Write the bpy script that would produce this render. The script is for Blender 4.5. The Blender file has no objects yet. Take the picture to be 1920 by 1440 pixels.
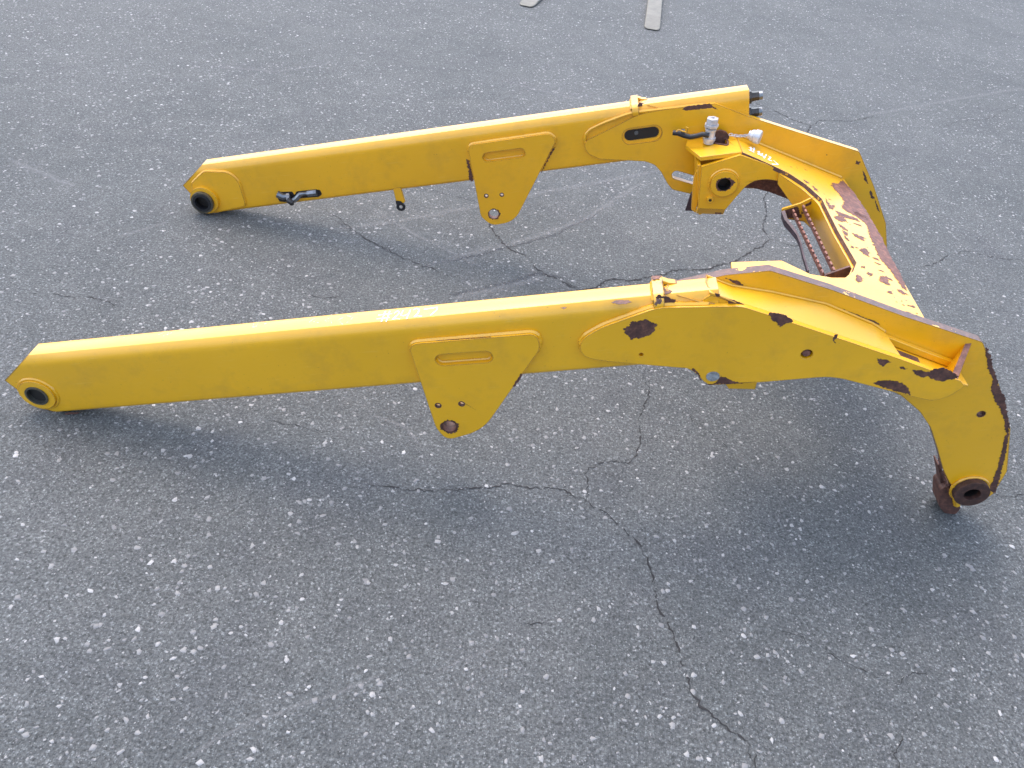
import bpy, bmesh, math, random
import numpy as np
from mathutils import Vector, Matrix, noise
from mathutils.geometry import tessellate_polygon

scene = bpy.context.scene
C = scene.collection
random.seed(7)
rng = np.random.default_rng(11)

# ------------------------------------------------------------------ camera
cam_data = bpy.data.cameras.new('camera')
cam = bpy.data.objects.new('camera', cam_data)
C.objects.link(cam)
cam_data.sensor_width = 36.0
cam_data.lens = 26.9483
cam_data.clip_start = 0.05
cam_data.clip_end = 1000.0
_R = Matrix([[0.990794, -0.134932, -0.011001], [0.079001, 0.642257, -0.762407], [0.109939, 0.754519, 0.647004]])
cam.matrix_world = Matrix.Translation(Vector((1.38323, -1.67462, 1.80962))) @ _R.to_4x4()
scene.camera = cam
scene.render.resolution_x = 1024
scene.render.resolution_y = 768

# ------------------------------------------------------------------ light
SUN_EL, SUN_AZ = math.radians(60), math.radians(-32)     # azimuth from +Y towards +X
world = bpy.data.worlds.new('World'); scene.world = world
world.use_nodes = True
wt = world.node_tree
bg = wt.nodes['Background']
sky = wt.nodes.new('ShaderNodeTexSky')
sky.sky_type = 'NISHITA'
sky.sun_disc = False
sky.sun_elevation = SUN_EL
sky.sun_rotation = SUN_AZ
sky.air_density = 1.0
sky.dust_density = 3.0
sky.ozone_density = 1.0
wt.links.new(sky.outputs[0], bg.inputs['Color'])
bg.inputs['Strength'].default_value = 0.15
sd = bpy.data.lights.new('sun', 'SUN')
sd.energy = 0.5
sd.angle = math.radians(155)
sd.color = (1.0, 0.95, 0.88)
sun = bpy.data.objects.new('sun', sd); C.objects.link(sun)
_d = Vector((math.sin(SUN_AZ)*math.cos(SUN_EL), math.cos(SUN_AZ)*math.cos(SUN_EL), math.sin(SUN_EL)))
sun.rotation_euler = _d.to_track_quat('Z', 'Y').to_euler()
scene.view_settings.view_transform = 'Standard'
scene.view_settings.look = 'None'
scene.view_settings.gamma = 1.0
scene.view_settings.exposure = 1.79

# ------------------------------------------------------------------ materials
def nt(name):
    m = bpy.data.materials.new(name); m.use_nodes = True
    t = m.node_tree
    return m, t, t.nodes['Principled BSDF']
def N(t, typ, **kw):
    n = t.nodes.new(typ)
    for k, v in kw.items():
        if k in n.inputs: n.inputs[k].default_value = v
        else: setattr(n, k, v)
    return n
def noise_n(t, vec, scale, detail=4, rough=.55, dist=0.0):
    n = N(t, 'ShaderNodeTexNoise'); n.inputs['Scale'].default_value = scale
    n.inputs['Detail'].default_value = detail; n.inputs['Roughness'].default_value = rough
    n.inputs['Distortion'].default_value = dist
    t.links.new(vec, n.inputs['Vector']); return n.outputs['Fac']
def ramp(t, fac, stops):
    r = N(t, 'ShaderNodeValToRGB'); e = r.color_ramp.elements
    while len(e) < len(stops): e.new(.5)
    for i, (p, c) in enumerate(stops):
        e[i].position = p; e[i].color = (c, c, c, 1) if isinstance(c, (int, float)) else (*c, 1)
    t.links.new(fac, r.inputs[0]); return r.outputs[0]
def mth(t, op, a, b=None, clamp=False):
    n = N(t, 'ShaderNodeMath'); n.operation = op; n.use_clamp = clamp
    for i, x in enumerate((a, b)):
        if x is None: continue
        if isinstance(x, (int, float)): n.inputs[i].default_value = x
        else: t.links.new(x, n.inputs[i])
    return n.outputs[0]
def mix(t, fac, a, b):
    n = N(t, 'ShaderNodeMix'); n.data_type = 'RGBA'
    for s, x in ((n.inputs[0], fac), (n.inputs[6], a), (n.inputs[7], b)):
        if isinstance(x, (int, float)): s.default_value = x
        elif isinstance(x, tuple): s.default_value = (*x, 1)
        else: t.links.new(x, s)
    return n.outputs[2]
def bump(t, h, strength, dist=.002):
    b = N(t, 'ShaderNodeBump'); b.inputs['Strength'].default_value = strength; b.inputs['Distance'].default_value = dist
    t.links.new(h, b.inputs['Height']); return b.outputs[0]

YEL = (0.76, 0.380, 0.002)
_R1, _R2 = (0.060, 0.022, 0.014), (0.150, 0.062, 0.036)

def rust_colour(t, vec):
    f = noise_n(t, vec, 55, 6, .7)
    c = ramp(t, f, [(.3, (.040, .015, .010)), (.52, (.090, .032, .019)), (.72, (.19, .080, .042))])
    return c
def paint(name, wear=.35, spots=0.0, scale=1.0, base=YEL):
    """yellow enamel over steel; wear = how much rust shows at worn edges, spots = flaked places on open faces"""
    m, t, p = nt(name)
    co = N(t, 'ShaderNodeTexCoord').outputs['Object']
    big = noise_n(t, co, 2.2, 3)
    col = mix(t, ramp(t, big, [(.3, 0.0), (.7, 1.0)]), tuple(x*.93 for x in base), tuple(min(1, x*1.06) for x in base))
    grime = noise_n(t, co, 9, 8, .7)
    col = mix(t, ramp(t, grime, [(.50, 0.0), (.8, .34)]), col, (.30, .17, .03))
    ms = N(t, 'ShaderNodeMapping'); ms.inputs['Scale'].default_value = (3.0, 60, 60); t.links.new(co, ms.inputs[0])
    scr = noise_n(t, ms.outputs[0], 3.2, 5, .7, .3)
    col = mix(t, ramp(t, scr, [(.60, 0.0), (.72, .28)]), col, (.85, .60, .16))
    speck = noise_n(t, co, 160, 2, .5)
    col = mix(t, ramp(t, speck, [(.735, 0.0), (.76, .55)]), col, (.12, .06, .02))
    bv = N(t, 'ShaderNodeBevel'); bv.samples = 4; bv.inputs['Radius'].default_value = .007
    ge = N(t, 'ShaderNodeNewGeometry')
    dp = N(t, 'ShaderNodeVectorMath'); dp.operation = 'DOT_PRODUCT'
    t.links.new(bv.outputs[0], dp.inputs[0]); t.links.new(ge.outputs['Normal'], dp.inputs[1])
    edge = mth(t, 'SUBTRACT', 1.0, dp.outputs['Value'])
    brk = noise_n(t, co, 26*scale, 7, .65)
    e2 = mth(t, 'MULTIPLY', edge, 2.6)
    m1 = mth(t, 'ADD', e2, mth(t, 'MULTIPLY', brk, 1.0))
    thr = 1.32 - wear*.85
    mask = ramp(t, m1, [(max(0, thr-.5-.01), 0.0), (max(0.02, thr-.5+.01), 1.0)])
    # scale noise+edge into 0..1
    m1b = mth(t, 'MULTIPLY', m1, .5)
    mask = ramp(t, m1b, [(thr*.5-.006, 0.0), (thr*.5+.006, 1.0)])
    if spots > 0:
        sp = noise_n(t, co, 17*scale*scale, 8, .66, .4)
        mask = mth(t, 'MAXIMUM', mask, ramp(t, sp, [(.72-spots*.2, 0.0), (.727-spots*.2, 1.0)]))
    col = mix(t, mask, col, rust_colour(t, co))
    t.links.new(col, p.inputs['Base Color'])
    p.inputs['IOR'].default_value = 1.6; p.inputs['Coat Weight'].default_value = .5; p.inputs['Coat Roughness'].default_value = .25
    ro = ramp(t, noise_n(t, co, 5, 6, .7), [(.3, .32), (.75, .44)])
    t.links.new(mix(t, mask, ro, (.72, .72, .72)), p.inputs['Roughness'])
    h = mth(t, 'SUBTRACT', mth(t, 'MULTIPLY', noise_n(t, co, 220, 3), .12), mth(t, 'MULTIPLY', mask, 1.0))
    h = mth(t, 'ADD', h, mth(t, 'MULTIPLY', noise_n(t, co, 7, 2), .9))
    t.links.new(bump(t, h, .35, .0012), p.inputs['Normal'])
    return m
def rust(name, k=1.0):
    m, t, p = nt(name)
    co = N(t, 'ShaderNodeTexCoord').outputs['Object']
    f = noise_n(t, co, 60, 7, .7)
    c = ramp(t, f, [(.3, (.042*k, .018*k, .014*k)), (.5, (.090*k, .036*k, .026*k)), (.72, (.19*k, .080*k, .048*k))])
    pit = noise_n(t, co, 260, 3, .6)
    c = mix(t, ramp(t, pit, [(.60, 0.0), (.70, .6)]), c, (.025, .012, .012))
    t.links.new(c, p.inputs['Base Color'])
    p.inputs['Roughness'].default_value = .62
    t.links.new(bump(t, f, .6, .001), p.inputs['Normal'])
    return m
def simple(name, col, rough=.5, metal=0.0, var=.25, sc=40, b=.15):
    m, t, p = nt(name)
    co = N(t, 'ShaderNodeTexCoord').outputs['Object']
    f = noise_n(t, co, sc, 5, .65)
    c = ramp(t, f, [(.3, tuple(x*(1-var) for x in col)), (.7, tuple(min(1, x*(1+var)) for x in col))])
    t.links.new(c, p.inputs['Base Color'])
    p.inputs['Roughness'].default_value = rough; p.inputs['Metallic'].default_value = metal
    t.links.new(bump(t, f, b, .001), p.inputs['Normal'])
    return m

M_TUBE = paint('yellow_enamel', .22)
M_PLATE = paint('yellow_enamel_plate', .30)
M_WORN = paint('yellow_enamel_worn', .50)
M_RIM = paint('yellow_enamel_flaked_rim', .40, 1.75)
M_DECK = paint('yellow_enamel_flaked_deck', .45, .34, 1.7)
M_COLLAR = paint('yellow_enamel_cracked', .62, .75)
M_WELD = paint('yellow_enamel_weld', .18)
M_RUST = rust('bare_rusty_steel')
M_RUSTD = rust('dark_greasy_rust', .55)
M_RUSTL = rust('bare_steel_pale_rust', 1.75)
M_BORE = simple('bore_shade_black', (.012, .010, .009), .5, 0)  # near black: painted shade that makes shallow bores and slots look deep
M_SLEEVE = simple('greasy_steel_sleeve', (.16, .15, .12), .35, .8, .4, 60)
M_BLACK = simple('black_rubber', (.015, .015, .017), .45)
M_ZINC = simple('zinc_plated_steel', (.50, .505, .53), .34, .35, .22, 70)
M_GREY = simple('grey_fitting_steel', (.20, .21, .22), .32, .8, .35, 60)
M_DARKF = simple('dark_oiled_fitting', (.055, .050, .045), .35, .5, .4, 60)
M_PURP = simple('dark_worn_steel', (.055, .035, .045), .5, .2, .4, 50)
M_FORK = simple('worn_fork_steel', (.135, .125, .098), .6, 0, .25, 12)
M_HOLE_DISC = simple('hole_disc_grey', (.24, .24, .235), .6, 0, .5, 90)
M_MARK = simple('white_paint_marker', (.82, .82, .80), .5, 0, .06)

def chalk():
    m, t, p = nt('faint_chalk'); co = N(t, 'ShaderNodeTexCoord').outputs['Object']
    p.inputs['Base Color'].default_value = (.8, .76, .66, 1)
    t.links.new(ramp(t, noise_n(t, co, 120, 4, .7), [(.42, 0.0), (.66, .75)]), p.inputs['Alpha'])
    return m
M_CHALK = chalk()

# ------------------------------------------------------------------ geometry helpers
S = 1.35
ROOT = bpy.data.objects.new('loader_lift_arm', None); C.objects.link(ROOT)
TILT = 0.278617
_c, _s = math.cos(TILT), math.sin(TILT)
_rm = Matrix(((_c, 0, -_s), (0, 1, 0), (_s, 0, _c)))
_off = _rm @ (Vector((-.02, 0, .060))*S)
ROOT.matrix_world = Matrix.Translation(_off) @ _rm.to_4x4()
ROOT['label'] = 'yellow twin-boom loader lift arm with rust chips, lying on the cracked asphalt'
ROOT['category'] = 'lift arm'

def link(name, bm, mat, parent=ROOT, label=None, kind=None, smooth=False, bevel=0.0, seg=2, mats=None):
    me = bpy.data.meshes.new(name)
    for v in bm.verts: v.co = v.co*S
    bmesh.ops.remove_doubles(bm, verts=bm.verts, dist=1e-6)
    if name not in ('lettering',): bmesh.ops.recalc_face_normals(bm, faces=bm.faces)
    bm.to_mesh(me); bm.free()
    for m in (mats or [mat]): me.materials.append(m)
    o = bpy.data.objects.new(name, me); C.objects.link(o); o.parent = parent
    if label: o['label'] = label
    if kind: o['kind'] = kind
    if smooth:
        for f in me.polygons: f.use_smooth = True
        try: me.set_sharp_from_angle(angle=math.radians(40))
        except Exception: pass
    if bevel:
        b = o.modifiers.new('b', 'BEVEL'); b.width = bevel; b.segments = seg; b.limit_method = 'ANGLE'; b.angle_limit = math.radians(35)
        for f in me.polygons: f.use_smooth = True
        try: me.set_sharp_from_angle(angle=math.radians(30))
        except Exception: pass
    return o

def rnd_poly(pts, r, seg=5, skip=()):
    """round every corner of a closed polygon by about r"""
    out = []; n = len(pts)
    for i in range(n):
        p = Vector(pts[i]); a = Vector(pts[i-1])-p; b = Vector(pts[(i+1) % n])-p
        rr = r[i] if isinstance(r, (list, tuple)) else r
        if rr <= 0 or i in skip: out.append(tuple(p)); continue
        l = min(rr, a.length*.48, b.length*.48)
        A = p+a.normalized()*l; B = p+b.normalized()*l
        for k in range(seg+1):
            t = k/seg
            q = A*(1-t)**2+p*2*t*(1-t)+B*t*t
            out.append((q.x, q.y))
    return out
def circle(cx, cz, r, n=24, r2=None, rot=0.0):
    r2 = r2 or r
    return [(cx+r*math.cos(a)*math.cos(rot)-r2*math.sin(a)*math.sin(rot), cz+r*math.cos(a)*math.sin(rot)+r2*math.sin(a)*math.cos(rot)) for a in [2*math.pi*i/n for i in range(n)]]
def slot(x0, z0, x1, z1, r, n=8):
    d = Vector((x1-x0, z1-z0)).normalized(); a0 = math.atan2(d.y, d.x)
    out = []
    for k in range(n+1):
        a = a0-math.pi/2+math.pi*k/n; out.append((x1+r*math.cos(a), z1+r*math.sin(a)))
    for k in range(n+1):
        a = a0+math.pi/2+math.pi*k/n; out.append((x0+r*math.cos(a), z0+r*math.sin(a)))
    return out
def prism(loops, mapf, d0, d1, bm=None, rim_mat=0, face_mat=0):
    """loops[0] outline, others holes, in 2-D; mapf(u, v, d) -> 3-D; extruded from d0 to d1"""
    bm = bm or bmesh.new()
    fronts = []; edges = []
    for lp in loops:
        vs = [bm.verts.new(mapf(u, v, d0)) for u, v in lp]
        fronts.append(vs)
    flat = [v for vs in fronts for v in vs]
    tris = tessellate_polygon([[Vector((u, v, 0)) for u, v in lp] for lp in loops])
    faces = []
    for tr in tris:
        if len(set(tr)) == 3:
            try: faces.append(bm.faces.new([flat[i] for i in tr]))
            except Exception: pass
    mp = {}
    for vs, lp in zip(fronts, loops):
        for v, (a, b) in zip(vs, lp): mp[v] = bm.verts.new(mapf(a, b, d1))
    for f in faces:
        f.material_index = face_mat
        try: g = bm.faces.new([mp[v] for v in reversed(f.verts)]); g.material_index = face_mat
        except Exception: pass
    for vs in fronts:
        for i in range(len(vs)):
            a, b = vs[i], vs[(i+1) % len(vs)]
            f = bm.faces.new((a, b, mp[b], mp[a])); f.material_index = rim_mat
    return bm
mY = lambda u, v, d: Vector((u, d, v))      # profile in x,z extruded along y
mX = lambda u, v, d: Vector((d, u, v))
mZ = lambda u, v, d: Vector((u, v, d))
PA, PB = 0.9642, -0.57314                    # rear deck plane z = PA + PB*x
_pn = Vector((-PB, 0, 1)).normalized()
mP = lambda u, v, d: Vector((u, v, PA+PB*u))+_pn*d

def box(x0, x1, y0, y1, z0, z1, bm=None):
    return prism([[(x0, z0), (x1, z0), (x1, z1), (x0, z1)]], mY, y0, y1, bm)
def tube(pts, r, n=8, bm=None, closed=False, jit=0.0, caps=True):
    """swept round bar through 3-D points; r scalar or list"""
    bm = bm or bmesh.new(); P = [Vector(p) for p in pts]; m = len(P); rings = []
    up = Vector((.13, .22, 1)).normalized()
    for i, p in enumerate(P):
        if closed: d = P[(i+1) % m]-P[i-1]
        else: d = P[min(i+1, m-1)]-P[max(i-1, 0)]
        if d.length < 1e-9: d = Vector((1, 0, 0))
        d.normalize()
        a = d.cross(up)
        if a.length < .15: a = d.cross(Vector((0, 1, 0)))
        a.normalize(); b = d.cross(a)
        rr = (r[i] if isinstance(r, (list, tuple)) else r)*(1+jit*random.uniform(-1, 1))
        rings.append([bm.verts.new(p+a*rr*math.cos(2*math.pi*k/n)+b*rr*math.sin(2*math.pi*k/n)) for k in range(n)])
    for i in range(m if closed else m-1):
        A, B = rings[i], rings[(i+1) % m]
        for k in range(n): bm.faces.new((A[k], A[(k+1) % n], B[(k+1) % n], B[k]))
    if caps and not closed:
        bm.faces.new(rings[0][::-1]); bm.faces.new(rings[-1])
    return bm
def lathe(axis_p, axis_d, prof, n=28, bm=None, open0=False):
    """prof: list of (distance along axis, radius)"""
    bm = bm or bmesh.new(); d = Vector(axis_d).normalized(); p = Vector(axis_p)
    a = d.cross(Vector((.3, .1, 1))).normalized(); b = d.cross(a); rings = []
    for t, r in prof:
        rings.append([bm.verts.new(p+d*t+a*r*math.cos(2*math.pi*k/n)+b*r*math.sin(2*math.pi*k/n)) for k in range(n)])
    for A, B in zip(rings, rings[1:]):
        for k in range(n): bm.faces.new((A[k], A[(k+1) % n], B[(k+1) % n], B[k]))
    for rg in ((rings[0][::-1], rings[-1]) if not open0 else (rings[-1],)):
        try: bm.faces.new(rg)
        except Exception: pass
    return bm
def ring(cx, cz, y0, y1, ro, ri, n=32, bm=None):
    return prism([circle(cx, cz, ro, n), circle(cx, cz, ri, n)], mY, y0, y1, bm)
def dens(pts, step, closed=False):
    out = []; n = len(pts)
    for i in range(n if closed else n-1):
        a, b = Vector(pts[i]), Vector(pts[(i+1) % n]); k = max(1, int((b-a).length/step))
        for j in range(k): out.append(a.lerp(b, j/k))
    if not closed: out.append(Vector(pts[-1]))
    return out
def weld(pts, parent, r=.0052, closed=False, step=.006, name='weld_bead', mat=None):
    return link(name, tube(dens(pts, step, closed), r, 6, closed=closed, jit=.10), mat or M_WELD, parent, smooth=True)

def jag(pts, amp=.0022, step=.0022):
    """ragged outline of a flake"""
    out = []
    P = dens([(*p, 0) for p in pts], step, True); n = len(P)
    for i, q in enumerate(P):
        t = (P[(i+1) % n]-P[i-1]); nrm = Vector((-t.y, t.x, 0))
        if nrm.length > 0: nrm.normalize()
        a = amp*(noise.noise(q*140)+1.0*noise.noise(q*330+Vector((9, 3, 1)))+.5*random.uniform(-1, 1))*1.3
        out.append((q.x+nrm.x*a, q.y+nrm.y*a))
    return out
def flakes(polys, mapf, d, parent, mat=None, name='rust_patch', amp=.0022, th=.0004, holes=()):
    """bare patches where the paint has come off: each a ragged thin scale of rust"""
    for pts in polys:
        bm = prism([jag(pts, amp)]+list(holes), mapf, d, d-th if d <= 0.5 and mapf is mY else d+th)
        link(name, bm, mat or M_RUST, parent)

# ------------------------------------------------------------------ boom tubes
W = .066; ZT, ZB = .108, -.0586
def boom(y0, x_end, parent, top_len=0):
    """rounded rectangular tube with a pointed front end; cut oblique at front"""
    y1 = y0+W-.008; r = .024
    sec = []
    def arc(cy, cz, a0, a1, rr, k=6):
        for i in range(k+1):
            a = a0+(a1-a0)*i/k; sec.append((cy+rr*math.cos(a), cz+rr*math.sin(a)))
    arc(y0+.013, ZB+.013, math.pi, 1.5*math.pi, .013)
    arc(y1-.013, ZB+.013, 1.5*math.pi, 2*math.pi, .013)
    arc(y1-.008, ZT-.008, 0, .5*math.pi, .008, 3)
    # broad bevel towards the outer/inner side seen in the photo
    sec += [(y0+.0115, ZT), (y0+.0098, ZT-.0010), (y0+.0022, ZT-.0165), (y0+.0005, ZT-.0225), (y0, ZT-.031)]
    def xfront(z):     # pointed outline of the front end
        pf = [(-.0600, .022), (-.0400, -.014), (.052, -.058), (ZT, .033)]
        for (z0, x0), (z1, x1) in zip(pf, pf[1:]):
            if z <= z1: return x0+(x1-x0)*max(0, min(1, (z-z0)/(z1-z0)))
        return pf[-1][1]
    # refine vertical edges so that the point shows
    fine = []
    n = len(sec)
    for i in range(n):
        a, b = sec[i], sec[(i+1) % n]
        k = max(1, int(abs(b[1]-a[1])/.012))
        for j in range(k): fine.append((a[0]+(b[0]-a[0])*j/k, a[1]+(b[1]-a[1])*j/k))
    zs = [-.040, .052]
    bm = bmesh.new(); n = len(fine)
    cols = [None, .12, .4, .8, 1.2, x_end]
    rings = []
    for c in cols:
        rings.append([bm.verts.new((xfront(z) if c is None else c, y, z)) for y, z in fine])
    for A, B in zip(rings, rings[1:]):
        for k in range(n): bm.faces.new((A[k], A[(k+1) % n], B[(k+1) % n], B[k]))
    r1 = rings[0]; cv = bm.verts.new((-.02, (y0+y1)/2, .04))
    bm.faces.new(rings[-1][::-1])
    for k in range(n): bm.faces.new((r1[(k+1) % n], r1[k], cv))
    return link('boom_tube', bm, M_TUBE, parent, smooth=True)

near = boom(.008, 1.53, ROOT)
near['label'] = 'nearer boom tube with #2427 written on its top'
far = boom(1.008, 1.738, ROOT)
far['label'] = 'farther boom tube with steel fittings in its lower slot'

# front pivot boss, nearer boom
cx, cz = [(0.0024,0.0067)][0]
b = link('pivot_boss', prism([circle(cx, cz, .041, 40), circle(cx, cz, .0235, 40)], mY, .0005, .012), M_PLATE, ROOT, bevel=.004, seg=3)
link('bore_sleeve', prism([circle(cx, cz, .0262, 40), circle(cx, cz, .0215, 40)], mY, -.0025, .01), M_SLEEVE, b)
link('bore', lathe((cx, -.0015, cz), (0, 1, 0), [(0, .0218), (.0003, .0218), (.0003, .0217), (.0090, .0216), (.0091, .0001)], 32, open0=True), M_BORE, b)
weld([(x, .008, z) for x, z in circle(cx, cz, .044, 40)], b, .0042, True)
flakes([[(-0.0624,-0.0338),(-0.0571,-0.0411),(-0.0500,-0.0435),(-0.0629,-0.0457)], [(0.0421,-0.0558),(0.0715,-0.0587),(0.0580,-0.0625),(0.0275,-0.0612)], [(0.0408,-0.0206),(0.0206,-0.0352),(0.0061,-0.0405),(0.0279,-0.0326)]], mY, .0078, near, amp=.0008)

# reinforcing plate and boss, farther boom
rp = rnd_poly([(-0.0220,0.0570),(0.0394,0.0916),(0.1190,0.0774),(0.1388,0.0453),(0.1319,-0.0296),(0.1247,-0.0423),(0.0093,-0.0510),(-0.0414,-0.0426)], [.012, .01, .03, .02, .006, .012, .02, .01], 6)
o = link('reinforcing_plate', prism([rp], mY, 1.001, 1.012), M_PLATE, ROOT, bevel=.003)
weld([(x, 1.007, z) for x, z in rp], o, .0045, True)
fx, fz = [(-0.0017,-0.0035)][0]
b = link('pivot_boss', prism([circle(fx+.004, fz+.002, .046, 40), circle(fx, fz, .027, 40)], mY, .990, 1.006), M_PLATE, ROOT, bevel=.004, seg=3)
link('bore_sleeve', prism([circle(fx, fz, .0365, 40), circle(fx, fz, .0235, 40)], mY, .979, 1.0), M_SLEEVE, b, bevel=.002)
link('grease_seal', prism([circle(fx, fz, .0300, 40), circle(fx, fz, .0225, 40)], mY, .9765, .99), M_BLACK, b)
link('bore', lathe((fx, .980, fz), (0, 1, 0), [(0, .0230), (.0003, .0230), (.0205, .0229), (.0206, .0001)], 32, open0=True), M_BORE, b)

# ------------------------------------------------------------------ hanging cylinder brackets
def bracket(out, big, h1, h2, s0, s1, sr, y, parent_label, bore_r=.0165):
    outl = rnd_poly(out, [.022, .035, .035, .05, .05, .012] if len(out) == 6 else .03, 7)
    bx, bz = big
    lp = [outl, circle(bx, bz, bore_r, 28), circle(*h1, .0052, 12), circle(*h2, .0058, 12), slot(*s0, *s1, sr)]
    o = link('cylinder_bracket', prism(lp, mY, y-.004, y+.010), M_PLATE, ROOT, label=parent_label, bevel=.0025)
    up = [(x, y+.006, z) for x, z in outl if z > ZB+.004]
    # weld only where the plate lies on the tube
    i0 = 0
    n = len(outl); on = [z > ZB+.006 for x, z in outl]
    start = next(i for i in range(n) if on[i] and not on[i-1])
    path = []
    for k in range(n):
        j = (start+k) % n
        if not on[j]: break
        path.append((outl[j][0], y+.006, outl[j][1]))
    weld(path, o, .0055)
    sl = slot(*s0, *s1, sr-.0015)
    weld([(x, y+.007, z) for x, z in sl], o, .0032, True)
    return o
o = bracket([(0.9066,0.0593),(1.1730,0.0572),(1.1766,0.0217),(1.0134,-0.1944),(0.9257,-0.2164),(0.9099,-0.1765)][:6], [(0.9413,-0.1745)][0], [(0.9303,-0.1109)][0], [(0.9831,-0.1114)][0],
        [(0.9683,0.0121)][0], [(1.0602,0.0107)][0], .0150, .0, 'nearer hanging bracket plate with a rusty pin hole')
bx, bz = [(0.9413,-0.1745)][0]
flakes([circle(bx+.001, bz-.001, .0205, 12)], mY, -.0042, o, amp=.003, holes=[circle(bx, bz, .0162, 28)])
link('hole_back_ring', ring(bx, bz, .0095, .030, .0175, .0163, 28), M_RUST, o)  # rusty ring lengthening the pin hole behind the plate
for q in [[(0.9303,-0.1109)][0], [(0.9831,-0.1114)][0]]:
    link('hole_rust', ring(q[0], q[1], -.0043, .002, .0078, .0050, 14), M_RUST, o)
link('hole_lip', ring(bx, bz, -.0046, .0105, .0172, .0160, 28), M_RUSTL, o)
flakes([[(1.1032,-0.0732),(1.1156,-0.0538),(1.1272,-0.0390),(1.1287,-0.0435),(1.1165,-0.0627),(1.1075,-0.0751)]], mY, -.0042, o, amp=.001)
flakes([[(0.9667,0.0637),(1.0809,0.0606),(1.0806,0.0593),(0.9664,0.0624)]], mY, -.0042, o, amp=.0002)
o = bracket([(0.9063,0.0636),(1.1579,0.0661),(1.1759,0.0437),(1.0066,-0.2071),(0.9294,-0.2129),(0.9008,-0.1763)], [(0.9440,-0.1722)][0], [(0.9319,-0.1067)][0], [(0.9817,-0.1094)][0],
        [(0.9593,0.0187)][0], [(1.0626,0.0185)][0], .0150, 1.0, 'farther hanging bracket plate below the far boom')
bx, bz = [(0.9440,-0.1722)][0]
flakes([circle(bx+.001, bz-.001, .0200, 12)], mY, .9958, o, amp=.002, holes=[circle(bx, bz, .0162, 28)])
link('hole_lip', ring(bx, bz, .9954, 1.0105, .0172, .0160, 28), M_RUSTL, o)
for q in [[(0.9319,-0.1067)][0], [(0.9817,-0.1094)][0]]:
    link('hole_rust', ring(q[0], q[1], .9957, 1.002, .0075, .0050, 14), M_RUST, o)
flakes([[(0.8916,0.0173),(0.8991,0.0128),(0.8990,-0.0457),(0.8962,-0.0598),(0.8872,-0.0532),(0.8901,-0.0141)], [(1.1607,0.0155),(1.1674,0.0163),(1.1184,-0.0515),(1.1141,-0.0580)]], mY, 1.0065, far, amp=.002)

# bores seen through: carve look with dark liners is not needed, the holes are open
# ------------------------------------------------------------------ side plates at the rear
# nearer outer side plate, folded in at its rear end
so = [(1.2538,0.0134),(1.2650,0.0364),(1.3032,0.0585),(1.4128,0.0931),(1.5679,0.0790),(1.5946,0.0661),(1.7414,-0.0108),(1.8772,-0.0832),(1.9961,-0.1502),(2.0068,-0.1652),(1.9816,-0.1911),(1.9528,-0.1998),(1.9172,-0.1861),(1.7505,-0.1123),(1.6053,-0.1143),(1.5095,-0.1117),(1.4967,-0.0988),(1.4863,-0.0807),(1.4674,-0.0618),(1.4462,-0.0582),(1.2975,-0.0257),(1.2619,-0.0122)]
so = rnd_poly(so, [.03, .02, .02, .02, .02, .02, 0, 0, 0, 0, .02, .02, .02, .03, .0, .005, .006, .01, .012, .01, .03, .02], 4)
hp = [(1.6969,-0.0506)][0]; hs = [(1.3756,-0.0175)][0]; hl = [(1.5160,-0.0908)][0]
sp = link('outer_side_plate', prism([so, circle(*hp, .0115, 24), circle(*hs, .0045, 12)], mY, -.004, .010), M_PLATE, ROOT, bevel=.002)
pw = [(1.4462,-0.0582),(1.2975,-0.0257),(1.2619,-0.0122),(1.2538,0.0134),(1.2650,0.0364),(1.3032,0.0585),(1.4128,0.0931),(1.5106,0.0843)]
weld([(x, .006, z) for x, z in rnd_poly(pw, [0, .02, .02, .02, .02, .02, .02, 0], 4)], sp, .0055)
# return fold closing the rear end of the trough
bm = bmesh.new()
A_ = [(1.990, -.004, -.1480), (2.034, .067, -.1120), (2.004, .067, -.2300), (1.950, -.0035, -.1900)]
B_ = [(1.980, .006, -.1480), (2.022, .067, -.1120), (1.992, .067, -.2300), (1.940, .0065, -.1900)]
va = [bm.verts.new(v) for v in A_]; vb = [bm.verts.new(v) for v in B_]
bm.faces.new(va); bm.faces.new(vb[::-1])
for i in range(4):
    f = bm.faces.new((va[i], vb[i], vb[(i+1) % 4], va[(i+1) % 4]))
    if i == 0: f.material_index = 1
link('end_fold', bm, None, sp, mats=[M_WORN, M_RUSTL], bevel=.001)
weld([(1.999, .064, -.2300), (1.950, .0, -.1930)], sp, .006)
link('rusty_pin', lathe((hp[0], -.001, hp[1]), (0, 1, 0), [(0, .0001), (.0001, .0075), (.002, .0082), (.03, .0082), (.031, .0001)], 20), M_RUSTL, sp)
link('hole_liner', ring(*hp, .009, .022, .0135, .0105, 24), M_RUST, sp)
link('hole_disc', prism([circle(hl[0], hl[1]+.003, .0135, 24, .0120)], mY, -.0065, -.002), M_HOLE_DISC, sp, label='flat grey disc standing for an open hole by the rusty lower notch', bevel=.001)  # grey disc added where the plate has a see-through hole
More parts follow.
